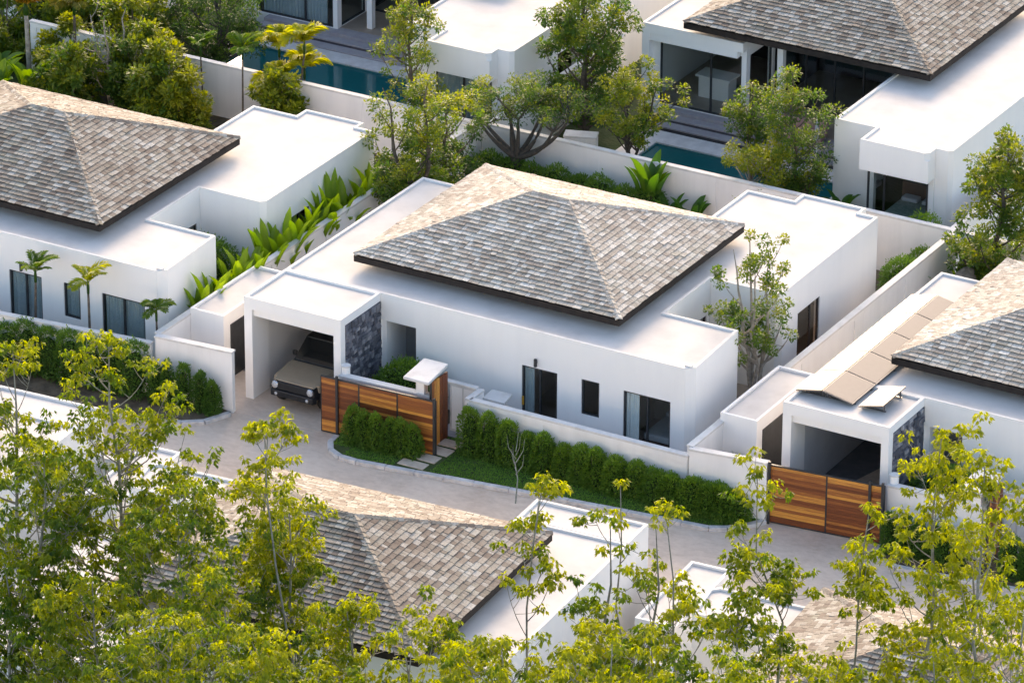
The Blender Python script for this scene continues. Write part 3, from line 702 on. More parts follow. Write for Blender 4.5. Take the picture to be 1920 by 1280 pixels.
# ------------------------------------------------------------------ villa with the carport
ZR = 3.65
def stones(parent, x, y0, y1, z0, z1, seed, n=16):
    """uneven slate cladding, one mesh per stone, face towards +x"""
    rnd = random.Random(seed); s = MB().box(x-0.12, x-0.02, y0, y1, z0, z1).build('slate_cladding', 'slate_stone', parent)
    z = z0
    while z < z1-0.05:
        h = min(rnd.uniform(.12, .19), z1-z); y = y0
        if z1-(z+h) < 0.1: h = z1-z
        while y < y1-0.02:
            wd = min(rnd.uniform(.12, .26), y1-y)
            if y1-(y+wd) < 0.08: wd = y1-y
            d = rnd.uniform(0.0, .055); g = 0.008; j = lambda: rnd.uniform(-.012, .012); e = lambda: rnd.uniform(-.02, .02)
            X0, X1 = x-.03, x+d
            MB().hexa([(X0, y+g, z+g), (X0, y+wd-g, z+g), (X0, y+wd-g, z+h-g), (X0, y+g, z+h-g),
                       (X1+e(), y+g+j(), z+g+j()), (X1+e(), y+wd-g+j(), z+g+j()), (X1+e(), y+wd-g+j(), z+h-g+j()), (X1+e(), y+g+j(), z+h-g+j())]).build('stone', 'slate_stone', s)
            y += wd
        z += h
    return s
def villa_a(label, ox, oy, rz=0, seed=1, curtains=False, singles=('F', 'R'), nsingle=300, cpd=-3.75, slate=True, detail=True, caps=True, mt='wood_shingle', side='closed', fy=-1.25):
    t = thing('villa', label, 'villa', (ox, oy, 0), rz)
    P = ccw(([(-8.2, -1.25)] if fy == -1.25 else [(-8.2, -1.25), (-8.2, fy)])+[(3.1, fy), (3.35, fy+.25), (3.2, 2.15), (0.53, 2.15), (0.53, 5.25), (2.95, 5.25), (3.13, 5.43), (3.08, 12.5), (2.4, 12.5), (2.4, 12.95), (0.0, 12.95), (0.0, 12.3), (-1.8, 12.3), (-1.8, 7.6), (-11.9, 7.6), (-11.9, -1.25)])
    zt = ZR-0.06
    mb = MB(); mb.prism(inset(P, 0.02), zt-0.215, zt-0.002)
    mb.build('flat_roof', 'roof_membrane', t)
    mb = MB(); mb.prism([(-11.88, cpd+.02), (-8.22, cpd+.02), (-8.22, -1.27), (-11.88, -1.27)], zt-0.215, zt-0.004); mb.build('carport_roof', 'roof_membrane', t)
    mb = MB(); ring(mb, P, 0.11, zt-0.22, ZR-.012)
    pc = MB(); ring(pc, P, 0.11, ZR-.012, ZR)
    ring(pc, [(-11.9, cpd), (-8.2, cpd), (-8.2, -1.256), (-11.9, -1.256)], 0.11, ZR-.006, ZR+0.006); pc.build('parapet_cap', 'coping_paint', t)
    ring(mb, [(-11.9, cpd), (-8.2, cpd), (-8.2, -1.256), (-11.9, -1.256)], 0.11, zt-0.22, ZR-0.006)
    mb.build('parapet', 'white_paint', t)
    th = 0.2; mb = MB(); z1 = zt-0.22
    n = len(P); ops = {}
    i0 = P.index((-8.2, -1.25))
    def seg(a, b, ops=(), z0=0.0): wallseg(mb, a, b, z0, z1, th, ops)
    if fy != -1.25: seg((-8.2, -1.25), (-8.2, fy))
    seg((-8.2, fy), (3.1, fy), [] if fy != -1.25 else [(0.02, 1.34, 0, 2.70), (5.32, 6.64, 0.1, 2.35), (7.53, 8.19, 1.13, 2.38), (9.07, 10.78, 0.25, 2.35)])
    seg((3.1, fy), (3.35, fy+.25)); seg((3.35, fy+.25), (3.2, 2.15)); seg((3.2, 2.15), (0.53, 2.15))
    seg((0.53, 2.15), (0.53, 5.25), [(1.6, 2.9, 0.1, 2.4)]); seg((0.53, 5.25), (2.95, 5.25)); seg((2.95, 5.25), (3.13, 5.43))
    seg((3.13, 5.43), (3.08, 12.5), [(1.12, 2.75, 0.1, 2.45)])
    seg((3.08, 12.5), (2.4, 12.5)); seg((2.4, 12.5), (2.4, 12.95)); seg((2.4, 12.95), (0, 12.95)); seg((0, 12.95), (0, 12.3)); seg((0, 12.3), (-1.8, 12.3)); seg((-1.8, 12.3), (-1.8, 7.6)); seg((-1.8, 7.6), (-11.9, 7.6)); seg((-11.9, 7.6), (-11.9, 3.2))
    seg((-11.7, 3.2), (-8.0, 3.2)); mb.obox((-8.1, -1.2), (-8.1, 3.2), 0.18, 0, z1)
    # entry alcove
    mb2 = MB()
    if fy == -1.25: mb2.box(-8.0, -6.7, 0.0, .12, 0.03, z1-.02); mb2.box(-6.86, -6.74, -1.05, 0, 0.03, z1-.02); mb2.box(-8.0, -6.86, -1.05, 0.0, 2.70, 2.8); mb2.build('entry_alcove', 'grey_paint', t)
    # carport portal
    mb.box(-11.9, -11.6, cpd, cpd+1.0, 0, z1); mb.box(-8.47, -8.2, cpd, cpd+.28, 0, z1-.0)
    mb.box(-11.6, -8.47, cpd, cpd+.12, 3.25, z1); mb.box(-11.6, -8.35, cpd+.12, cpd+.32, 2.98, z1)
    mb.box(-11.9, -11.7, cpd+1.0, 3.2, 3.0, z1)
    if side == 'closed': mb.box(-11.9, -11.7, cpd+1.0, 3.2, 0, 3.0)
    else: mb.box(-11.9, -11.7, cpd+1.0, 0.5, 0, 3.0); mb.box(-11.9, -11.7, .5, 3.2, 2.2, 3.0)
    mb.build('wall', 'white_paint', t)
    if slate: stones(t, -8.2, cpd+.29, -1.27, 0.0, z1-.02, seed)
    else: MB().box(-8.4, -8.2, cpd+.29, -1.27, 0, z1).build('side_wall', 'white_paint', t)
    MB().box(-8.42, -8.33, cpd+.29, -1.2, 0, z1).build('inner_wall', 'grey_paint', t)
    MB().box(-6.6, 3.0, -1.0, 12.0, 0.045, 0.09).build('interior_floor', 'interior_floor', t) if detail else None
    if detail:
        mb = MB(); mb.box(-6.6, .45, 2.0, 2.1, .09, z1); mb.box(.51, 3.1, 1.55, 1.65, .09, z1); mb.box(-3.6, -3.5, -1.0, 2.0, .09, z1); mb.box(.45, .51, -1.0, 2.0, .09, z1); mb.box(-1.3, -1.25, -1.0, 2.0, .09, z1); mb.build('interior_wall', 'interior_wall', t)
        cg = curtains
        window(t, (-2.88, -1.25), (-1.56, -1.25), 0.1, 2.35, name='sliding_door', curtain=[(0.04, .96)] if cg else [(0.04, .3)], cmat='curtain_grey')
        window(t, (-0.67, -1.25), (-0.01, -1.25), 1.13, 2.38, mull=(), curtain=[(0.04, .96)] if cg else None)
        window(t, (0.87, -1.25), (2.58, -1.25), 0.25, 2.35, curtain=[(0.04, .96)] if cg else [(0.03, .30)], cmat='curtain_grey' if cg else 'curtain_white')
        window(t, (3.125, 6.55), (3.115, 8.18), 0.1, 2.45, mull=(0.62,), curtain=None)
        window(t, (0.53, 3.75), (0.53, 5.05), 0.1, 2.4)
        MB().tube([(-2.33, -1.33, 2.44), (-2.33, -1.33, 2.70)], 0.055, 10).box(-2.36, -2.30, -1.30, -1.25, 2.54, 2.62).build('wall_lamp', 'dark_metal', t)
        MB().box(3.0, 3.22, -1.12, -.98, ZR, ZR+.05).build('roof_outlet', 'coping_paint', t)
        if not cg: MB().box(-2.84, -2.78, -1.30, -1.26, .95, 1.25).build('door_handle', 'yellow_handle', t)
    if side == 'closed': MB().box(-11.695, -11.67, cpd+1.0, 3.15, 0, 3.0).build('carport_side_panel', 'light_grey_paint', t)
    MB().box(-11.6, -8.45, 3.13, 3.18, 0.03, z1-.02).build('carport_back_wall', 'light_grey_paint', t)
    MB().prism([(-10.9, -2.12), (-8.44, -2.12), (-8.44, 3.1), (-9.6, 3.1)], 0.0, .032).build('carport_ramp', 'stone_paver', t)
    # low store block beside the carport with its dark door
    mb = MB(); mb.prism([(-14.38, -3.2), (-13.08, -3.2), (-13.08, .8), (-14.38, .8)], 0, 2.34); s = mb.build('store_block', 'white_paint', t)
    mb = MB(); ring(mb, [(-14.38, -3.2), (-13.08, -3.2), (-13.08, .8), (-14.38, .8)], .09, 2.34, 2.44); mb.build('store_parapet', 'white_paint', s)
    MB().box(-14.28, -13.18, -3.1, .7, 2.342, 2.36).build('store_roof', 'roof_membrane', s)
    MB().box(-13.08, -13.05, -2.8, -0.6, 0.05, 1.98).build('store_door', 'dark_metal', s)
    # clerestory under the hip roof
    mb = MB(); mb.box(-9.0, -1.0, 1.1, 7.5, zt, 3.94); mb.build('roof_plinth', 'white_paint', t)
    hip_roof(t, -10, 0, 4.15, seed, singles, nsingle, caps, mt=mt, front='F' if abs(rz) < 1 else 'B')
    return t

VA = villa_a('white villa in the middle behind the long hedge, beige car in its carport', 0, 0, seed=11, mt='pale_wood_shingle', side='open')
VL = villa_a('white villa at the left edge with drawn grey curtains behind low front palms', -18.54, -2.29, seed=12, curtains=True)
VR = villa_a('white villa at the right edge with solar panels on its carport roof', 18.76, 1.95, seed=13, mt='pale_wood_shingle')
B1 = villa_a('villa across the road below the middle villa, its shingle roof half hidden by trees', -4.48, -14.65, math.pi+R(3.7), 14, singles=('B', 'L'), cpd=-2.65, slate=False, detail=False, fy=0.35)
B2 = villa_a('villa across the road at the bottom right, hip roof behind yellow green trees', 14.0, -13.1, math.pi+R(4.2), 15, singles=('B', 'L'), cpd=-2.65, slate=False, detail=False, fy=0.35)
B0 = villa_a('villa across the road at the far left, white roofs glimpsed through foreground trees', -22.9, -16.4, math.pi+R(3.7), 16, singles=(), cpd=-2.65, slate=False, detail=False, fy=0.35, caps=False)

# ------------------------------------------------------------------ upper row: villa with glazed living wing, pool side
def villa_b(label, dx, dy, seed, singles=('F', 'R'), nsingle=300, front='glass', full=True, caps=True):
    t = thing('pool_villa', label, 'villa', (dx, dy, 0))
    P = ccw([(-12.3, 24.0), (-8.1, 24.0), (-8.1, 26.6), (-2.06, 26.6), (-2.06, 19.43), (-.45, 19.43), (-.45, 18.2), (2.05, 18.2), (2.2, 18.35), (2.2, 18.8), (2.68, 18.8), (2.82, 18.94), (2.82, 34), (-12.3, 34)])
    zt = ZR-.06; z1 = zt-.22
    MB().prism(inset(P, .02), z1+.005, zt-.002).build('flat_roof', 'roof_membrane', t)
    mb = MB(); ring(mb, P, .11, zt-.22, ZR-.012); mb.build('parapet', 'white_paint', t); mb = MB(); ring(mb, P, .11, ZR-.012, ZR); mb.build('parapet_cap', 'coping_paint', t)
    mb = MB(); seg = lambda a, b, ops=(), z0=0.0: wallseg(mb, a, b, z0, z1, .2, ops)
    seg((-12.3, 24.3), (-8.1, 24.3), [(.6, 4.0, .45, 3.0)]); mb.box(-12.3, -12.0, 24.0, 24.3, 0, z1)
    mb.box(-12.0, -8.1, 24.0, 24.3, 3.28, z1); mb.box(-12.0, -8.35, 24.02, 24.25, 3.0, 3.27)
    seg((-8.1, 24.5), (-8.1, 26.6), [(0.1, 1.9, .45, 3.0)])
    seg((-2.06, 26.6), (-2.06, 19.43)); seg((-2.06, 19.43), (-.45, 19.43))
    # window bay: overhanging box above a glazed corner
    mb.box(-.45, 2.2, 18.2, 19.0, 2.52, z1); mb.box(-.45, -.25, 19.0, 19.43, 2.52, z1)
    seg((2.2, 18.8), (2.68, 18.8)); seg((2.68, 18.8), (2.82, 18.94)); seg((2.82, 18.94), (2.82, 34), [(3.2, 4.6, 1.2, 2.4)]); seg((2.82, 34), (-12.3, 34)); seg((-12.3, 34), (-12.3, 24.3)); mb.box(2.0, 2.2, 18.72, 18.9, 0, 2.52)
    mb.build('wall', 'white_paint', t)
    MB().box(-.3, 2.15, 18.75, 22.8, .1, .2).build('bay_floor', 'brown_cabinet', t)
    if front == 'glass': window(t, (-.35, 18.7), (2.0, 18.7), .35, 2.5, 0.02, (0.28,), None)
    else: window(t, (-.35, 18.7), (2.0, 18.7), .35, 2.5, 0.02, (0.5,), [(.02, .98)])
    # living room glazing
    window(t, (-11.7, 24.3), (-8.3, 24.3), .45, 3.0, .08, (.62,), None if full else [(.05, .9)])
    window(t, (-8.1, 24.6), (-8.1, 26.4), .45, 3.0, .08, (), None)
    f = window(t, (-8.0, 26.6), (-2.1, 26.6), .45, 3.3, .05, (.2, .4, .6, .8), None)
    MB().box(-12.2, -2.1, 24.5, 33.5, .3, .44).build('interior_floor', 'interior_floor', t)
    mb = MB(); mb.box(-12.0, -2.1, 30.2, 30.3, .44, z1); mb.box(-8.2, -8.05, 26.8, 30.2, .44, z1); mb.build('interior_wall', 'interior_dark', t)
    MB().box(-7.15, -6.92, 24.9, 25.15, .45, 3.9).build('column', 'white_paint', t)
    # terrace with two long steps
    mb = MB(); mb.box(-11.9, -2.1, 24.31, 26.55, -.1, .43); mb.box(-11.2, -2.1, 23.9, 24.30, -.1, .43); mb.build('terrace', 'deck_stone', t)
    for k, (ya, yb, z) in enumerate(((23.45, 23.89, .30), (22.95, 23.44, .17))):
        MB().box(-11.2, -2.1, ya+.05, yb, -.1, z).box(-11.2, -2.1, ya, ya+.05, z-.045, z+.006).build('terrace_step', 'deck_stone', t)
        MB().box(-11.2, -2.1, ya-.012, ya-.002, -.1, z-.05).build('step_shade_strip', 'painted_step_shade', t)  # dark sheet on the riser, paints the shade under the tread edge
    mb = MB(); mb.box(-9.4, -1.4, 26.8, 31.3, zt, 3.94); mb.build('roof_plinth', 'white_paint', t)
    hip_roof(t, -10.42, 23.7, 4.15, seed, singles, nsingle, caps)
    return t
U1 = villa_b('white pool villa at the upper right under a broad brown shingle roof', 0, 0, 21)
U2 = villa_b('white pool villa at the top centre with teal curtains under its front box', -17.75, .2, 22, singles=(), front='curtain', full=False)
U3 = villa_b('white pool villa at the top left almost hidden by garden trees', -36.0, .3, 23, singles=(), full=False, caps=False)
pool(-10.4, -2.6, 18.7, 21.7, .12)
pool(-28.3, -19.6, 19.0, 22.3, .12)
garden('upper_garden', [(-60, 16.0), (40, 16.0), (40, 60), (-60, 60)], 'terrain_green', -.03)

# ------------------------------------------------------------------ walls between the plots
def bwall(label, pts, h, th=.16, piers=0.0, name='boundary_wall', panel=True, group=None):
    t = thing(name, label, 'wall', (0, 0, 0)); 
    if group: t['group'] = group
    mb = MB(); cp_ = MB(); pr = MB(); has = False
    for i, (p, q) in enumerate(zip(pts, pts[1:])):
        L = math.hypot(q[0]-p[0], q[1]-p[1]); ux, uy = (q[0]-p[0])/L, (q[1]-p[1])/L
        e = th/2 if i < len(pts)-2 else 0
        b_ = th/2 if i > 0 else 0
        P = lambda s: (p[0]+ux*s, p[1]+uy*s)
        mb.obox(P(b_), P(L+e), th, -.1, h-.07); cp_.obox(P(b_-.02), P(L+e+(.02 if e == 0 else .0)), th+.07, h-.07, h)
        if piers:
            k = max(1, round(L/piers))
            for j in range(k+1):
                c_ = min(max(L*j/k, .16), L-.16); pr.obox(P(c_-.14), P(c_+.14), th+.055, -.05, h-.072); has = True
            pr.obox(P(.3), P(L-.3), th+.05, h-.22, h-.073)
    mb.build('wall_panel', 'boundary_paint', t); cp_.build('coping', 'coping_paint', t)
    if has: pr.build('pier', 'boundary_paint', t)
    return t
bwall('long white wall behind the hedge along the front of the middle villa', [(-3.66, -2.5), (-3.66, -3.27), (4.36, -3.27)], 1.80, piers=3.2)
bwall('short white wall end beside the closed timber gate of the right villa', [(4.44, -3.36), (7.0, -3.02)], 2.12, th=.18)
bwall('short white wall by the open driveway of the middle villa, shrubs below it', [(-14.45, -5.12), (-11.62, -4.88)], 2.22, th=.18)
bwall('white side wall between the left villa and the middle villa', [(-14.47, -5.0), (-14.47, 15.8)], 2.25, piers=3.6)
bwall('white side wall between the middle villa and the right villa', [(4.40, -3.3), (4.40, 15.8)], 2.15, piers=3.6)
bwall('low grey white wall behind the long hedge of the left villa', [(-36, -7.6), (-14.6, -5.2)], 1.95)
bwall('long white garden wall behind the middle villa, below the pools', [(-14.4, 15.95), (4.4, 15.95)], 2.15, piers=4.7)
bwall('white garden wall behind the left villa, thin palms in front of it', [(-34, 15.8), (-14.6, 15.8)], 2.15, piers=4.8)
bwall('white garden wall at the right behind the leaning garden tree', [(4.6, 15.95), (24, 15.95)], 2.15, piers=4.8)
bwall('white wall between the top centre villa and the upper right villa', [(-14.2, 16.1), (-14.2, 26)], 2.1)
bwall('white wall at the right of the upper right villa', [(4.2, 16.1), (4.2, 30)], 2.1)
bwall('low white wall end by the grass between the two upper pools', [(-12.1, 17.9), (-11.0, 18.3)], 1.5, th=.5)
bwall('street wall across the road at the left, seen through the foreground trees', [(-30, -15.2), (-9.5, -13.0)], 2.1)
bwall('street wall across the road between the two bottom villas', [(8.6, -11.6), (10.9, -11.2)], 2.1)

# entrance of a villa: low wall, canopy over the pedestrian gate, sliding timber gate
def slat_gate(label, p, q, z0, z1, leaves=2, slats=18, posts=True, lefttab=0):
    L = math.hypot(q[0]-p[0], q[1]-p[1]); ux, uy = (q[0]-p[0])/L, (q[1]-p[1])/L
    t = thing('timber_gate', label, 'gate', (p[0], p[1], 0), math.atan2(uy, ux))
    f = MB(); f.box(0, L, -.03, .03, z1-.045, z1); f.box(0, L, -.03, .03, z0, z0+.04)
    for k in range(leaves+1): x = L*k/leaves; f.box(max(0, x-.025), min(L, x+.025), -.032, .032, z0+.04, z1-.045)
    f.build('gate_frame', 'dark_metal', t)
    hz = (z1-z0-.09)/slats
    for k in range(leaves):
        a, b = L*k/leaves+.027, L*(k+1)/leaves-.027
        for j in range(slats): MB().box(a, b, -.022, .022, z0+.043+j*hz, z0+.043+(j+1)*hz-.008).build('plank', 'gate_timber', t)
    if posts:
        for x in posts: MB().box(x-.04, x+.04, -.11, -.04, z0-.1, z1+.12).build('gate_post', 'dark_metal', t)
    return t
slat_gate('orange brown timber gate slid open beside the carport of the middle villa', (-8.42, -4.62), (-4.22, -4.40), .03, 2.02, 3, 19, (0.62, 4.17))
slat_gate('orange brown timber gate standing closed before the right villa', (7.05, -3.0), (10.85, -2.55), .03, 2.05, 2, 19, (0.03, 3.35, 3.77))
def entry(ox, oy, tag_, wall_x0=-7.95):
    bwall('low white wall beside the timber gate of the %s villa' % tag_, [(wall_x0+ox, -4.15+oy), (-4.65+ox, -4.0+oy)], 1.98, th=.2)
    t = thing('wall_post', 'short round-topped white post at the gate end of the %s villa wall' % tag_, 'post', (wall_x0+.1+ox, -4.0+oy, 0))
    MB().tube([(0, 0, 0), (0, 0, 2.22)], .14, 12).build('post_body', 'white_paint', t); MB().tube([(0, 0, 2.22), (0, 0, 2.26)], .16, 12).build('post_cap', 'coping_paint', t)
    t = thing('gate_canopy', 'small white canopy over the pedestrian gate of the %s villa' % tag_, 'canopy', (ox, oy, 0))
    MB().hexa([(-5.45, -4.4, 2.5), (-4.5, -4.4, 2.5), (-4.6, -3.0, 2.58), (-5.5, -3.0, 2.58), (-5.45, -4.4, 2.6), (-4.5, -4.4, 2.6), (-4.6, -3.0, 2.68), (-5.5, -3.0, 2.68)]).build('canopy_slab', 'coping_paint', t, bevel=.02)
    MB().box(-5.15, -4.85, -4.1, -3.85, 0, 2.5).build('pillar', 'white_paint', t)
    for k in range(6): MB().box(-4.62, -4.56, -4.1+k*.17, -3.95+k*.17, .1, 2.45).build('plank', 'gate_timber', t)
    MB().box(-4.60, -4.54, -4.18, -4.12, 0.02, 2.5).build('post', 'dark_metal', t)
    t = thing('pedestrian_gate', 'white panelled pedestrian gate below the canopy of the %s villa' % tag_, 'gate', (ox, oy, 0))
    MB().box(-4.75, -3.75, -2.64, -2.56, .12, 1.82).build('gate_panel', 'white_paint', t)
    mb = MB()
    for x in (-4.74, -4.28, -3.82): mb.box(x, x+.05, -2.665, -2.641, .2, 1.74)
    mb.box(-4.75, -3.75, -2.665, -2.641, .13, .2); mb.box(-4.75, -3.75, -2.665, -2.641, 1.74, 1.82); mb.build('gate_stile', 'coping_paint', t)
    MB().box(-4.9, -3.75, -2.7, -2.5, 1.82, 1.88).build('gate_coping', 'coping_paint', t)
entry(0, 0, 'middle'); entry(18.76, 1.95, 'right')
o = MB().hexa([(-3.55, -2.6, 1.5), (-2.75, -2.6, 1.5), (-2.85, -1.9, 1.5), (-3.6, -1.9, 1.5), (-3.55, -2.6, 1.56), (-2.75, -2.6, 1.56), (-2.85, -1.9, 1.56), (-3.6, -1.9, 1.56)]).box(-3.4, -3.0, -2.45, -2.05, 0.04, 1.5).build('utility_box', 'coping_paint')
o['label'] = 'small flat-topped white utility box between the front wall and the sliding door'; o['category'] = 'box'

# ------------------------------------------------------------------ solar panels on the right villa
def solar(label, x0, x1, za, zb, y0, y1, group='solar panels on the carport roof'):
    t = thing('solar_panel', label, 'solar panel', ((x0+x1)/2, (y0+y1)/2, ZR), 0, group)
    w2, l2 = (x1-x0)/2, (y1-y0)/2; a, b = za-ZR, zb-ZR; e = .028
    P = [(-w2, -l2, a), (w2, -l2, b), (w2, l2, b), (-w2, l2, a)]
    f = MB().hexa([(x, y, z-.04) for x, y, z in P]+[(x, y, z) for x, y, z in P]).build('panel_frame', 'panel_frame', t)
    k = (b-a)/(2*w2); Q = [(-w2+e, -l2+e), (w2-e, -l2+e), (w2-e, l2-e), (-w2+e, l2-e)]; zf = lambda x: (a+b)/2+k*x
    MB().hexa([(x, y, zf(x)+.001) for x, y in Q]+[(x, y, zf(x)+.008) for x, y in Q]).build('glass', 'solar_glass', t)
    r = MB()
    for yy in (-l2*.7, l2*.7):
        for x in (-w2*.85, w2*.85): r.box(x-.02, x+.02, yy-.02, yy+.02, -.05, zf(x)-.04)
        r.box(-w2, w2, yy-.025, yy+.025, -.045, -.015)
    r.build('mounting_rail', 'panel_frame', t)
    return t
ordn = ['nearest the front edge', 'second from the front edge', 'middle', 'fourth from the front edge', 'farthest back, beside the shingle roof']
for k in range(5):
    ya = -.98+k*1.66
    solar('pale reflecting solar panel in the left row, %s' % ordn[k], 6.88, 7.78, 3.74, 3.93, ya, ya+1.63)
    solar('darker mauve solar panel in the right row, %s' % ordn[k], 7.81, 8.86, 3.93, 3.72, ya, ya+1.63)
solar('single pale solar panel standing apart above the slate wall', 9.08, 9.92, 3.72, 3.92, -1.0, .63)

# ------------------------------------------------------------------ the car in the carport
def car():
    t = thing('parked_car', 'beige off-road car with black grille parked nose out in the middle carport', 'car', (-9.98, -3.92, 0), 0); t.scale = (.96, .96, 1.04)
    w = .93
    def loft(sec, name, mat, bevel=.03):       # sec: list of (y, zbottom, ztop, halfwidth_bottom, halfwidth_top)
        mb = MB()
        for y, z0, z1, w0, w1 in sec: mb.v += [(-w0, y, z0), (w0, y, z0), (w1, y, z1), (-w1, y, z1)]
        for i in range(len(sec)-1):
            a = i*4
            for k in range(4): mb.f.append((a+k, a+4+k, a+4+(k+1) % 4, a+(k+1) % 4))
        mb.f.append((0, 1, 2, 3)); n = len(mb.v); mb.f.append((n-1, n-2, n-3, n-4))
        return mb.build(name, mat, t, bevel=bevel)
    loft([(.05, .52, .92, .88, .82), (.5, .5, 1.0, .9, .86), (1.35, .48, 1.09, .92, .88), (1.42, .48, 1.10, .92, .88)], 'body', 'car_black')
    loft([(.10, .93, .965, .80, .74), (.35, .97, 1.02, .86, .80), (.9, 1.04, 1.09, .88, .82), (1.38, 1.09, 1.13, .88, .84)], 'hood', 'car_beige', .04)
    for s in (-1, 1):
        loft([(.16, .70, .95, .0, .0), (.17, .70, .95, .0, .0)], 'skip', 'car_black') if False else None
        MB().hexa([(s*.87-.06, .30, .74), (s*.87+.06, .30, .74), (s*.89+.05, 1.36, .86), (s*.89-.05, 1.36, .86), (s*.84-.07, .26, 1.0), (s*.84+.06, .26, 1.0), (s*.87+.05, 1.36, 1.10), (s*.87-.05, 1.36, 1.10)]).build('front_wing', 'car_beige', t, bevel=.03)
    loft([(1.42, .48, 1.10, .92, .88), (2.3, .48, 1.12, .93, .90), (4.3, .5, 1.12, .92, .88), (4.55, .55, 1.05, .88, .84)], 'cabin_body', 'car_black')
    loft([(1.45, 1.11, 1.13, .84, .82), (2.05, 1.11, 1.70, .86, .70), (4.0, 1.11, 1.76, .86, .70), (4.45, 1.11, 1.5, .82, .68)], 'windscreen', 'car_glass', .02)
    loft([(2.02, 1.705, 1.76, .72, .66), (2.6, 1.74, 1.80, .72, .66), (4.05, 1.76, 1.80, .72, .66)], 'roof', 'car_black', .03)
    loft([(-.06, .45, .66, .84, .84), (.16, .42, .68, .90, .90)], 'bumper', 'car_black')
    MB().box(-.58, .58, .0, .05, .70, .91).build('grille', 'dark_metal', t)
    g = MB()
    for k in range(4): g.box(-.56, .56, -.012, .0, .725+k*.045, .742+k*.045)
    g.build('grille_bar', 'car_black', t)
    for s in (-1, 1):
        h = MB().tube([(s*.70, .06, .81), (s*.70, -.01, .81)], .115, 16).build('headlight', 'headlamp', t, True)
        MB().tube([(s*.70, .07, .81), (s*.70, .0, .81)], .135, 16).build('lamp_ring', 'chrome', h, True)
        MB().tube([(s*.62, -.04, .55), (s*.62, -.075, .55)], .055, 12).build('fog_light', 'headlamp', t, True)
        MB().box(s*.98-.09, s*.98+.09, 1.72, 1.82, 1.12, 1.28).build('mirror', 'car_black', t, bevel=.03)
        for y in (.78, 3.55):
            wh = MB().tube([(s*.95, y, .36), (s*.72, y, .36)], .36, 20).build('wheel', 'tyre_rubber', t, bevel=.03)
            MB().tube([(s*.962, y, .36), (s*.90, y, .36)], .21, 14).build('rim', 'chrome', wh)
            MB().hexa([(s*.9-.06, y-.46, .5), (s*.9+.06, y-.46, .5), (s*.9+.06, y+.46, .5), (s*.9-.06, y+.46, .5), (s*.9-.06, y-.34, .79), (s*.9+.06, y-.34, .79), (s*.9+.06, y+.34, .79), (s*.9-.06, y+.34, .79)]).build('wheel_arch', 'car_black', t)
    MB().box(-.26, .26, -.085, -.062, .49, .60).build('number_plate', 'car_black', t)
car()

# ------------------------------------------------------------------ furniture seen through the glass
def bed(label, loc, rz, cover, L=1.9, W=1.6):
    t = thing('bed', label, 'bed', loc, rz)
    MB().box(-W/2, W/2, 0, L, 0, .28).build('bed_base', 'brown_cabinet', t)
    MB().box(-W/2+.02, W/2-.02, .02, L-.05, .285, .52).build('duvet', cover, t, bevel=.07)
    MB().box(-W/2-.05, W/2+.05, L, L+.08, 0, 1.05).build('headboard', 'brown_cabinet', t)
    for s in (-1, 1): MB().box(s*.4-.32, s*.4+.32, L-.5, L-.08, .525, .68).build('pillow', 'bed_linen', t, bevel=.06)
    return t
bed('bed with white linen behind the right front window of the middle villa', (2.0, -.55, .1), 0, 'bed_linen')
bed('bed with green grey cover in the glazed bay of the upper right villa', (1.0, 18.95, .21), 0, 'green_cover', 1.7, 1.7)
t = thing('kitchen_island', 'long pale island table inside the glazed living room of the upper right villa', 'table', (-10.3, 25.6, .45))
MB().box(-.55, .9, -.1, .75, .82, .9).build('table_top', 'white_paint', t, bevel=.01); MB().box(-.45, .8, 0, .65, 0, .815).build('table_base', 'white_paint', t)
t = thing('sun_lounger', 'cushioned pink lounge seat on the terrace behind the pool side tree', 'lounger', (-5.6, 23.9, .43), .15)
MB().box(-.9, .9, -.4, .4, .12, .3).build('seat', 'pink_cushion', t, bevel=.06); MB().box(-.9, .9, .36, .55, .3, .68).build('backrest', 'pink_cushion', t, bevel=.06)
for a in (-.8, .8):
    for b_ in (-.32, .4): MB().box(a-.03, a+.03, b_-.03, b_+.03, 0, .12).build('leg', 'white_plastic', t)
t = thing('parasol', 'small closed white parasol by the lounge seat on the terrace', 'parasol', (-4.6, 23.2, .17))
MB().tube([(0, 0, 0), (0, 0, 1.7)], .025, 8).build('pole', 'white_plastic', t); MB().tube([(0, 0, .75), (0, 0, .9), (0, 0, 1.75)], [.13, .11, .02], 10).build('canopy', 'bed_linen', t)
t = thing('table_lamp', 'small glowing orange lamp behind the rear window of the middle villa', 'lamp', (2.55, 7.2, .1))
MB().box(-.2, .2, -.2, .2, 0, .55).build('stand', 'brown_cabinet', t); MB().tube([(0, 0, .56), (0, 0, .82)], .02, 8).build('stem', 'dark_metal', t)
objm('bulb', ball_mesh('bulb', 'lamp_glow', .06, .06, .06, 1, 0, .82, 10, 8), t)

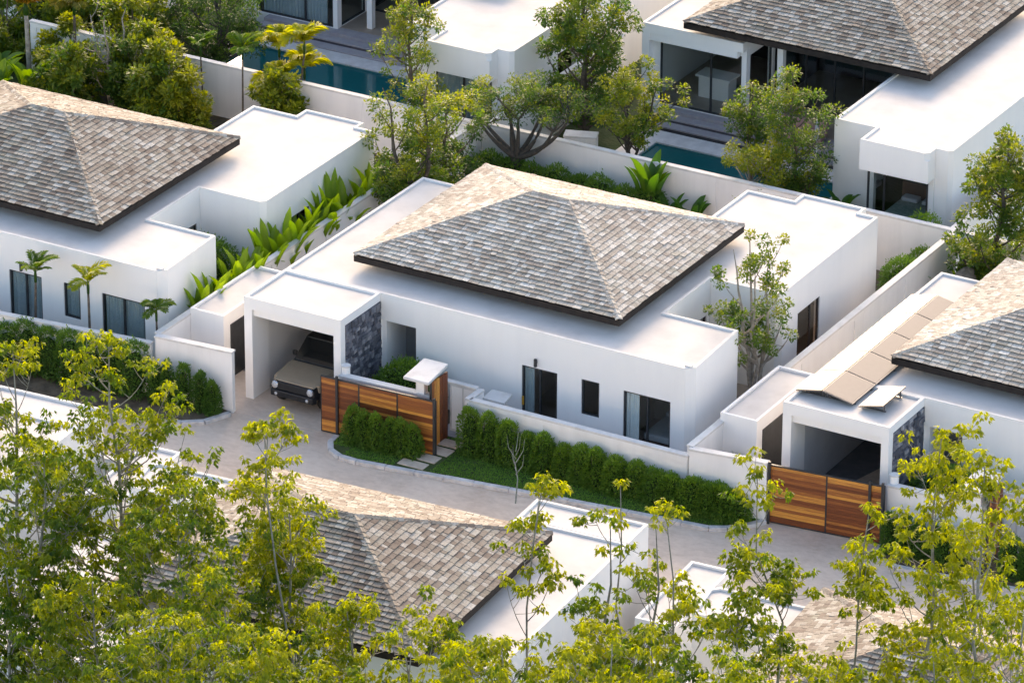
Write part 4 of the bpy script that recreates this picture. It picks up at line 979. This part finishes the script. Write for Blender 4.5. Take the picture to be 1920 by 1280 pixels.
# ------------------------------------------------------------------ hedges
def row(name, items, label, group, h, rx, ry, n, seed0, age=.4, jitter=.05):
    rnd = random.Random(seed0); N_ = len(items)
    W_ = ['', 'second', 'third', 'fourth', 'fifth', 'sixth', 'seventh', 'eighth', 'ninth', 'tenth', 'eleventh', 'twelfth', 'thirteenth', 'fourteenth']
    for i, it in enumerate(items):
        x, y = it[:2]; hh = it[2] if len(it) > 2 else h; rr = it[3] if len(it) > 3 else rx
        pos = ('leftmost' if i == 0 else 'rightmost' if i == N_-1 else W_[i]+' from left')
        v = seed0*10+i % 3
        o = shrub(name, label % pos, (x, y+rnd.uniform(-jitter, jitter), .08), rr, ry, hh, v, group, n=n, age=age+.03*(i % 3-1), rz=rnd.choice((0, math.pi)))
        o.scale = (rnd.uniform(.88, 1.08), rnd.uniform(.9, 1.1), rnd.uniform(.92, 1.08)); o.rotation_euler.x = rnd.uniform(-.04, .04); o.rotation_euler.y = rnd.uniform(-.06, .06)
hx = [-3.3, -2.62, -1.9, -1.22, -.6, .08, .75, 1.35, 2.0, 2.7]
row('hedge_shrub', [(x, -3.74, 1.50-.045*i-(.15 if i in (3, 5) else 0)) for i, x in enumerate(hx)], 'bright green columnar shrub before the long front wall, %s', 'columnar shrubs of the long front hedge', 1.5, .37, .31, 1500, 3, .56)
row('hedge_shrub', [(3.4, -3.74, 1.15), (4.05, -3.74, 1.1), (4.7, -3.8, 1.15), (5.25, -3.72, 1.08), (5.75, -3.62, 1.02), (6.15, -3.52, .98)], 'merged olive shrub at the right hedge end, %s', 'merged shrubs at the right end of the hedge', 1.1, .44, .34, 1700, 4, .48)
row('hedge_shrub', [(-7.0, -5.02, 1.2), (-6.55, -5.02), (-6.1, -5.0, 1.3), (-5.65, -4.96), (-5.2, -4.92), (-4.8, -4.86, 1.15)], 'columnar shrub in front of the open timber gate, %s', 'columnar shrubs before the open gate', 1.25, .26, .24, 1100, 5, .5)
row('hedge_shrub', [(-14.1, -5.75, 1.5), (-13.65, -5.68, 1.55), (-13.2, -5.6, 1.45), (-12.55, -5.55, 1.3), (-12.1, -5.45, 1.2)], 'dark columnar shrub below the short driveway wall, %s', 'columnar shrubs by the left driveway wall', 1.4, .22, .22, 1000, 6, .3)
row('hedge_shrub', [(-26+i*.78, -6.45+(i*.78)*.1-.25, 1.72+.08*math.sin(i*2.3)) for i in range(15)], 'dense dark hedge shrub before the left villa wall, %s', 'shrubs of the long dark left hedge', 1.55, .5, .42, 1600, 7, .28)
row('hedge_shrub', [(11.3, -2.95, 1.35), (11.75, -2.98, 1.3), (12.2, -2.98, 1.3), (12.65, -2.95, 1.2), (13.1, -2.9, 1.25), (13.55, -2.85, 1.2)], 'dark columnar shrub below the right villa wall, %s', 'columnar shrubs by the right villa wall', 1.3, .22, .22, 1000, 8, .3)
row('hedge_shrub', [(15.2, -2.6), (15.9, -2.5), (16.6, -2.4), (17.3, -2.35)], 'hedge shrub at the right photo edge, %s', 'shrubs at the right edge', 1.3, .4, .35, 1200, 9, .3)
# bushes
sh = lambda label, x, y, rx, ry, h, sd, n=2200, age=.35, ll=.11, **k: shrub('bush', label, (x, y, .03), rx, ry, h, sd, n=n, age=age, ll=ll, cat='bush', square=2.0, **k)
sh('round green bush in the courtyard notch of the left villa', -16.7, 1.5, 1.05, .95, 2.6, 40, 3600)
sh('leafy bush in the entry garden between slate wall and canopy', -6.6, -2.3, 1.15, .85, 1.9, 41, 3200, .45)
sh('leafy bush in the entry garden of the right villa', 12.2, -.4, 1.35, .9, 2.1, 42, 3400, .42)
sh('dark bush in the back corner garden right of the middle villa', 3.6, 13.6, .8, .9, 1.7, 43, 2400, .3)
sh('mid green bush under the white back wall right of the middle villa', 3.7, 15.1, .7, .6, 1.5, 44, 1800, .4)
for i in range(8): sh(['low dark bush', 'clipped green bush', 'loose green bush'][i % 3]+' along the wall behind the middle villa, '+['first', 'second', 'third', 'fourth', 'fifth', 'sixth', 'seventh', 'eighth'][i]+' from the left', -13.6+i*.92, 14.95+.12*math.sin(i*2), .66, .6, 1.45+.15*math.sin(i*3), 45+i % 3, 1300, .3)
sh('small glossy bush beside the pool side wall at the top centre', -19.6, 17.6, .5, .4, .9, 48, 700, .5)
sh('bush with yellow green tips before the bay window of the upper right villa', 2.7, 17.0, .8, .6, 1.9, 49, 1200, .7)

# big paddle-leaved plants
bl = lambda label, x, y, n=8, h=1.7, w=.36, sd=0, **k: bigleaf('banana_plant', label, (x, y, .04), n, h, w, sd, k.pop('group', 'paddle leaved plants along the side wall'), **k)
pos = ['nearest the street', 'second from street', 'third from street', 'fourth from street', 'fifth from street', 'sixth from street', 'seventh from street', 'eighth from street', 'ninth from street', 'tenth from street', 'eleventh from street', 'eleventh from back', 'tenth from back', 'ninth from back', 'eighth from back', 'seventh from back', 'sixth from back', 'fifth from back', 'fourth from back', 'third from back', 'second from back', 'farthest back']
for i in range(22):
    bl('paddle leaved plant between left villa and side wall, '+pos[i], -14.9+.1*math.sin(i*3), -1.7+i*.53+.1*math.sin(i*5), 9, (2.85 if i > 6 else 2.6)+.18*math.sin(i*1.7), .33, 60+i, age=.92, spread=.2, bend=.35+.25*(i % 2), st=.5)
bl('tall paddle leaved plant behind the back slope of the middle roof', -7.2, 15.2, 11, 2.9, .42, 80, age=.5, bend=.5, group='paddle leaved plants behind the middle villa')
bl('low broad paddle leaved plant right of the tall one behind the middle villa', -6.3, 15.0, 10, 1.35, .34, 81, age=.38, bend=.8, group='paddle leaved plants behind the middle villa')
bl('dark paddle leaved plant near the flat roof corner behind the middle villa', -5.4, 15.1, 10, 1.4, .34, 82, age=.3, bend=.8, group='paddle leaved plants behind the middle villa')
bl('dark paddle leaved plant left of the glazed bay of the upper right villa', -1.3, 18.6, 9, 1.3, .3, 83, age=.28, group='paddle leaved plants in the upper gardens')
bl('bright paddle leaved plant in the corner behind the solar panels', 5.3, 14.6, 9, 1.5, .3, 84, age=.7, group='paddle leaved plants behind the right villa')
bl('dark paddle leaved plant beside the boulder behind the right villa', 6.0, 15.1, 8, 1.6, .34, 85, age=.35, group='paddle leaved plants behind the right villa')
bl('small paddle leaved plant peeping over the left solar panels', 5.6, 9.6, 6, 1.3, .25, 86, age=.8, group='paddle leaved plants behind the right villa')
for i, (x, y) in enumerate(((-34.2, 13.6), (-33.3, 12.6), (-32.4, 13.2), (-35.3, 14.6))):
    bl(['pale', 'bright', 'yellow green', 'large'][i]+' paddle leaved plant in the dense garden at the top left', x, y, 9, 1.9, .4, 90+i, age=.65, group='paddle leaved plants at the top left')
for i, (x, y) in enumerate(((-7.75, -3.1), (-7.6, -2.3), (-5.9, -3.2))): bl(['bright', 'dark', 'small'][i]+' leafy plant at the foot of the slate wall', x, y, 8, .9, .2, 96+i, age=.6-.15*i, group='plants by the slate wall')
bl('low ferny plant in the entry garden of the right villa', 11.0, -1.2, 8, .9, .2, 99, age=.55, group='plants by the right slate wall')
bl('small bright plant before the curtained window wall at the left', -18.2, -4.5, 7, .8, .18, 100, age=.85, group='small plants before the left villa')
bl('low spiky plant under the wide curtained window of the left villa', -16.7, -4.35, 8, .9, .16, 101, age=.75, group='small plants before the left villa')
bl('leafy shrublet under the wide curtained window of the left villa', -15.9, -4.2, 8, .8, .16, 102, age=.6, group='small plants before the left villa')
bl('bright plant by the white pool wall at the top centre', -18.7, 16.9, 8, 1.2, .26, 103, age=.75, group='paddle leaved plants in the upper gardens')
# palms
palm('palm', 'yellow green palm before the narrow curtained window of the left villa', (-17.45, -4.6, .05), 2.75, 1.05, 6, 1, age=.72, tr=.045, droop=1.5, lf=.34)
palm('palm', 'small green palm before the sliding door of the left villa', (-19.6, -4.75, .05), 2.75, .95, 7, 2, age=.4, tr=.045, lf=.34)
palm('palm', 'small dark fan palm at the right corner of the left villa', (-14.95, -4.3, .05), 2.25, .75, 9, 3, age=.35, tr=.04, droop=1.6, lf=.34)
palm('palm', 'thin stemmed palm before the back wall, left of the pair', (-25.7, 14.9, .05), 2.7, .8, 7, 4, age=.35, tr=.035)
palm('palm', 'thin stemmed palm before the back wall, right of the pair', (-24.0, 14.9, .05), 2.9, 1.0, 7, 5, age=.45, tr=.035)
palm('palm', 'large bright yellow palm clump beside the upper pool', (-23.0, 16.7, .05), 2.9, 1.15, 9, 6, age=.85, tr=.045, stems=4, lf=.45, droop=1.7, start=R(80))
palm('palm', 'orange tinged palm with a grey trunk at the top left', (-33.0, 14.2, .05), 3.1, 1.2, 11, 7, mat='leaf_orange', age=.75, tr=.09, droop=1.5, bark='bark_pale')
palm('palm', 'yellow and orange palm behind the leafless tree at the top left', (-31.6, 15.2, .05), 3.0, 1.2, 10, 8, mat='leaf_orange', age=.35, tr=.06, droop=1.4)
palm('palm', 'dark green palm tuft behind the carport of the middle villa', (-12.35, .6, .05), 1.3, .95, 10, 9, age=.3, tr=.05, shaft=False)
palm('palm', 'second dark palm tuft deep in the carport garden of the middle villa', (-12.3, 2.1, .05), 1.5, 1.0, 10, 10, age=.38, tr=.05, shaft=False)
palm('palm', 'broad leaved palm seen through the back of the middle carport', (-11.5, 2.6, .05), 1.2, 1.0, 9, 11, age=.5, tr=.05, shaft=False)
palm('palm', 'small dark cone shaped cycad behind the short wall right of the middle villa', (5.05, -1.15, .05), .55, .75, 16, 12, age=.2, tr=.06, shaft=False, droop=.7, lf=.22, start=R(80))
# boulder and urn
t = objm('boulder', ball_mesh('boulder', 'boulder_stone', .42, .95, .62, 4, .05, 0, 14, 10), None, (5.75, 13.9, .55), .25); t['label'] = 'large grey brown boulder beside the back slope of the right roof'; t['category'] = 'boulder'

# ------------------------------------------------------------------ garden trees
tree('garden_tree', 'broad yellow green tree between the left villa and the middle villa', (-13.3, 9.4, 0), 6.4, 2.0, 1.75, 'garden', 101, nl=30, ncl=130, tr=.13, multi=2, age=.52, per=60, br=.42, ll=.13, lw=.06, bark='bark_brown')
tree('garden_tree', 'second trunk tree with orange tinged leaves behind the back corner of the middle villa', (-13.5, 11.6, 0), 5.0, 1.6, 1.5, 'garden', 102, nl=22, ncl=90, tr=.1, age=.42, per=60, br=.42, ll=.13, lw=.06, bark='bark_brown')
tree('garden_tree', 'tall airy tree in front of the top centre villa beside its pool', (-17.9, 16.9, 0), 5.5, 1.3, 1.45, 'garden', 103, nl=30, ncl=110, tr=.1, age=.50, per=44, br=.36, ll=.13, lw=.055, bark='bark_brown', aj=.22)
tree('garden_tree', 'large dense tree between the top centre villa and the upper right villa', (-12.9, 20.8, 0), 7.2, .8, 1.75, 'garden', 104, nl=44, ncl=200, tr=.14, age=.36, per=64, br=.45, ll=.15, lw=.065, bark='bark_brown')
tree('garden_tree', 'spreading tree with bright yellow tips before the glazed living room', (-9.6, 18.2, 0), 4.5, 2.3, 1.6, 'garden', 105, nl=22, ncl=80, tr=.09, multi=3, age=.58, per=56, br=.40, ll=.13, lw=.06, bark='bark_dark', prof=PROF_FLAT)
tree('garden_tree', 'tall olive green tree beside the right wing of the upper right villa', (-2.9, 18.2, 0), 5.7, 1.0, 1.2, 'garden', 106, nl=30, ncl=120, tr=.08, age=.38, per=64, br=.42, ll=.12, lw=.055, bark='bark_brown')
tree('garden_tree', 'lower tree with yellow leaves in front of the olive green tree', (-3.9, 17.2, 0), 3.5, .7, 1.15, 'garden', 107, nl=20, ncl=80, tr=.07, multi=2, age=.6, per=60, br=.38, ll=.12, lw=.055, bark='bark_pale')
tree('garden_tree', 'slim olive tree behind the lounge seat on the upper terrace', (-5.2, 19.0, 0), 4.4, 2.2, .9, 'garden', 108, nl=14, ncl=46, tr=.06, age=.36, per=60, br=.36, ll=.12, lw=.055, bark='bark_brown')
tree('garden_tree', 'multi stemmed courtyard tree rising beside the right roof corner of the middle villa', (3.0, 3.75, 0), 6.2, 2.3, 1.35, 'garden', 109, nl=28, ncl=74, tr=.12, multi=4, age=.42, per=62, br=.34, ll=.12, lw=.055, bark='bark_pale', lean=.3)
tree('garden_tree', 'dense bright green tree leaning over the wall behind the right villa', (6.3, 15.0, 0), 6.4, 1.2, 1.6, 'garden', 110, nl=34, ncl=150, tr=.12, age=.52, per=60, br=.42, ll=.15, lw=.07, bark='bark_dark')
tree('garden_tree', 'dark broad crowned tree behind the pool wall at the top left', (-28.0, 19.5, 0), 4.6, .8, 1.9, 'garden', 111, nl=34, ncl=150, tr=.12, age=.22, per=70, br=.48, ll=.12, lw=.05, bark='bark_dark')
tree('garden_tree', 'half bare pale branched tree above the left hip roof', (-29.6, 14.6, 0), 4.1, 1.2, 1.7, 'garden', 112, nl=30, ncl=60, tr=.10, multi=3, age=.42, per=10, br=.3, ll=.13, lw=.05, bark='bark_pale')
for i, (x, y, H, r_, ag, sd) in enumerate(((-27.0, 13.9, 2.9, 1.4, .38, 1), (-25.9, 13.6, 2.4, 1.1, .5, 2), (-30.6, 13.2, 2.6, 1.5, .3, 3), (-32.2, 15.6, 2.6, 1.3, .42, 4), (-28.6, 15.0, 3.0, 1.4, .34, 1), (-30.5, 17.6, 3.4, 1.5, .4, 2), (-33.6, 18.2, 3.2, 1.7, .5, 3), (-35.5, 16.4, 3.2, 1.7, .35, 4), (-31.5, 21.0, 3.4, 1.7, .3, 1), (-36.5, 20.5, 3.6, 1.8, .45, 2), (-22.4, 14.9, 2.6, 1.0, .5, 3))):
    lab = ['bushy tree against the left end of the white back wall', 'bright leaved bushy tree touching the white back wall', 'dark bushy tree just above the ridge of the left roof', 'bushy tree behind the orange tinged palm', 'mid green bushy tree right of the half bare tree', 'yellowish bushy tree behind the half bare tree', 'bushy tree near the top left corner', 'dark bushy tree at the left edge below the corner', 'dark bushy tree far back at the top left', 'bushy tree at the extreme top left corner', 'shrubby tree with white flecked leaves below the yellow palm clump'][i]
    tree('bushy_tree', lab, (x, y, 0), H, .2, r_, 'garden', 120+sd, rz=i*1.3, nl=24, ncl=100, tr=.05, age=ag+.12, per=50, br=.42, ll=.22, lw=.09, bark='bark_brown', tw=.3)
# the sculptural tree with heavy forked limbs
def sculpt():
    rng = np.random.default_rng(77); W = Wood(); A = np.array
    base = A([0, 0, -.1]); fork = A([0.05, .05, 1.45])
    W.tube(bez(base, A([-.05, 0, .7]), fork, 7), np.linspace(.27, .2, 7), 9)
    ends = [(-1.75, .3, 2.75), (-1.2, -.6, 2.9), (-.25, .2, 3.1), (.35, -.3, 3.3), (1.1, .5, 3.2), (1.9, -.2, 3.1), (2.2, .6, 3.4), (.8, 1.0, 3.4), (-.8, .9, 3.2)]
    C = []
    for e in ends:
        e = A(e, float)*A([.88, .88, .93]); mid = fork*.35+e*.65; mid[2] = fork[2]+.35; mid += rng.normal(0, .12, 3)
        p = bez(fork, mid, e, 8); W.tube(p, np.linspace(.115, .04, 8), 7)
        for q in range(4):
            d = rng.normal(0, .38, 3); d[2] = abs(d[2])+.25; e2 = e+d; W.tube(bez(e, e+d*.5+[0, 0, -.1], e2, 4), np.linspace(.045, .02, 4), 5)
            for r in range(3):
                d3 = rng.normal(0, .25, 3); d3[2] = abs(d3[2])*.7; W.tube(np.array([e2, e2+d3*.6, e2+d3]), [.02, .012, .006], 3); C.append(e2+d3)
    C = A(C); V, F, a = blob_leaves(C, .3*rng.uniform(.7, 1.3, len(C)), .44+rng.normal(0, .22, len(C)), rng, 78, .11, .055)
    t = thing('sculptural_tree', 'gnarled tree with a heavy forked dark trunk behind the middle shingle roof', 'tree', (-12.6, 15.1, 0))
    objm('trunk', W.mesh('trunk', 'bark_dark'), t); objm('crown', npmesh('crown', V, F, 'leaf_garden', a), t, kind='stuff')
sculpt()

# ------------------------------------------------------------------ foreground trees on the slope before the houses
FT = [
 (-3.13, -28.5, 13.96, 1.25, 5.0, .62, 70, 'slim yellow green treetop at the far left before the hedge'),
 (0.49, -29.0, 15.55, 2.3, 7.5, .60, 250, 'broad tall foreground tree at the left reaching up to the dark hedge'),
 (4.93, -29.0, 13.92, 1.45, 6.0, .80, 110, 'yellow topped foreground tree over the driveway apron'),
 (7.87, -31.0, 15.23, .35, 2.2, .95, 6, 'single thin twig top with a few yellow leaves over the driveway'),
 (-0.02, -32.0, 13.40, 2.4, 7.5, .34, 260, 'dark green dense foreground tree at the left edge'),
 (5.03, -33.0, 13.56, 2.3, 7.0, .42, 230, 'dense mid green foreground tree left of the lower shingle roof'),
 (6.87, -30.0, 12.72, 1.4, 6.0, .55, 110, 'slender foreground tree overlapping the left end of the lower shingle roof'),
 (4.04, -36.0, 12.32, 2.5, 6.5, .50, 230, 'low broad foreground tree near the bottom left'),
 (8.61, -36.0, 13.40, 2.3, 6.0, .50, 220, 'low foreground tree under the left part of the lower roof'),
 (10.83, -34.0, 12.6, 1.25, 6.0, .62, 80, 'foreground tree in front of the grey slope of the lower roof'),
 (13.33, -30.0, 14.46, .75, 6.5, .70, 34, 'very slim treetop before the right slope of the lower roof'),
 (13.67, -33.0, 12.3, 1.45, 5.0, .58, 90, 'rounded foreground tree at the front corner of the lower roof'),
 (17.86, -35.0, 14.3, 1.7, 5.0, .60, 110, 'foreground tree below the white roof across the road'),
 (17.05, -29.0, 13.9, 1.35, 5.0, .50, 36, 'airy foreground tree before the white carport frame across the road'),
 (19.07, -31.0, 16.57, .9, 6.0, .75, 30, 'sparse thin foreground tree with tip over the lawn strip'),
 (15.54, -29.5, 14.01, 1.3, 4.5, .42, 34, 'sparse arching treetop over the white roof across the road'),
 (21.15, -29.0, 16.41, .85, 7.0, .66, 80, 'left one of two feathery treetops before the closed timber gate'),
 (22.47, -29.3, 16.81, .85, 7.0, .68, 80, 'right one of two feathery treetops before the closed timber gate'),
 (25.11, -30.0, 19.04, 1.35, 6.5, .92, 74, 'yellow treetop before the slate wall of the right villa'),
 (27.33, -31.0, 19.41, 1.3, 7.0, .82, 80, 'yellow green treetop at the right edge before the white canopy'),
 (25.23, -29.0, 16.40, 1.6, 6.0, .72, 85, 'bright foreground tree over the right hedge and road'),
 (21.62, -33.0, 14.9, 1.5, 6.0, .42, 66, 'dark leaved foreground tree left of the bottom right roof'),
 (24.42, -34.0, 14.9, 1.2, 5.0, .52, 40, 'open foreground tree in front of the bottom right roof'),
 (26.80, -34.0, 15.4, 1.5, 5.5, .66, 62, 'full foreground tree at the right of the bottom right roof'),
 (19.97, -34.0, 14.3, 1.5, 5.5, .46, 64, 'foreground tree between the two bottom shingle roofs'),
 (29.51, -35.0, 18.70, 1.9, 6.0, .72, 130, 'yellow green foreground tree in the bottom right corner'),
 (14.83, -38.0, 14.67, 2.4, 5.5, .64, 190, 'foreground tree at the bottom edge below the lower roof'),
 (17.95, -38.0, 15.39, 2.3, 5.5, .64, 180, 'foreground tree at the bottom edge right of the lower roof'),
 (9.20, -40.0, 14.36, 2.5, 6.0, .56, 200, 'foreground tree at the bottom edge in the left third'),
 (0.41, -34.0, 10.92, 2.2, 7.0, .45, 200, 'foreground tree in the bottom left corner'),
 (12.59, -40.0, 14.85, 2.3, 6.0, .66, 190, 'bright foreground tree at the bottom edge left of the middle'),
 (20.96, -39.0, 16.40, 2.2, 5.5, .64, 170, 'foreground tree at the bottom edge in the middle'),
 (26.08, -39.0, 17.60, 2.0, 5.5, .60, 140, 'foreground tree at the bottom edge before the right roof'),
 (23.24, -38.0, 16.63, 2.0, 5.5, .52, 140, 'foreground tree at the bottom edge between the right treetops'),
 (16.13, -28.6, 14.37, .3, 2.0, .9, 5, 'lone thin twig top over the long lawn'),
]
for i, (x, y, H, r_, cl, ag, nc_, lab) in enumerate(FT):
    r_ *= 1.22 if r_ > 1.5 else 1.1
    TT = tree('foreground_tree', lab, (x, y, 0), H, max(3, H-cl), r_, 'rubber', 200+i, None, nl=max(3, int(nc_/3.4)), ncl=int(nc_*(1.6 if i < 11 else 1.35)), tr=.085 if r_ > 1.2 else .04, age=ag-.02, lean=.25 if r_ > 1.3 else .8, per=14, tw=.6, ll=.13, lw=.066, spread=.2, aj=.2)

    if i == 10:
        tw = MB(); tw.tube([(.1, 0, H-.25), (.16, 0, H+.45), (.05, .05, H+.9)], [.022, .016, .012], 5)
        for q in range(7):
            a = q*2.4; zz = H+.55+.11*q; tw.tube([(.08, .04, zz), (.08+.2*math.cos(a), .04+.2*math.sin(a), zz+.3), (.08+.24*math.cos(a), .04+.24*math.sin(a), zz+.62)], [.011, .008, .004], 4)
        tw.build('bare_twig', 'bark_pale', TT)
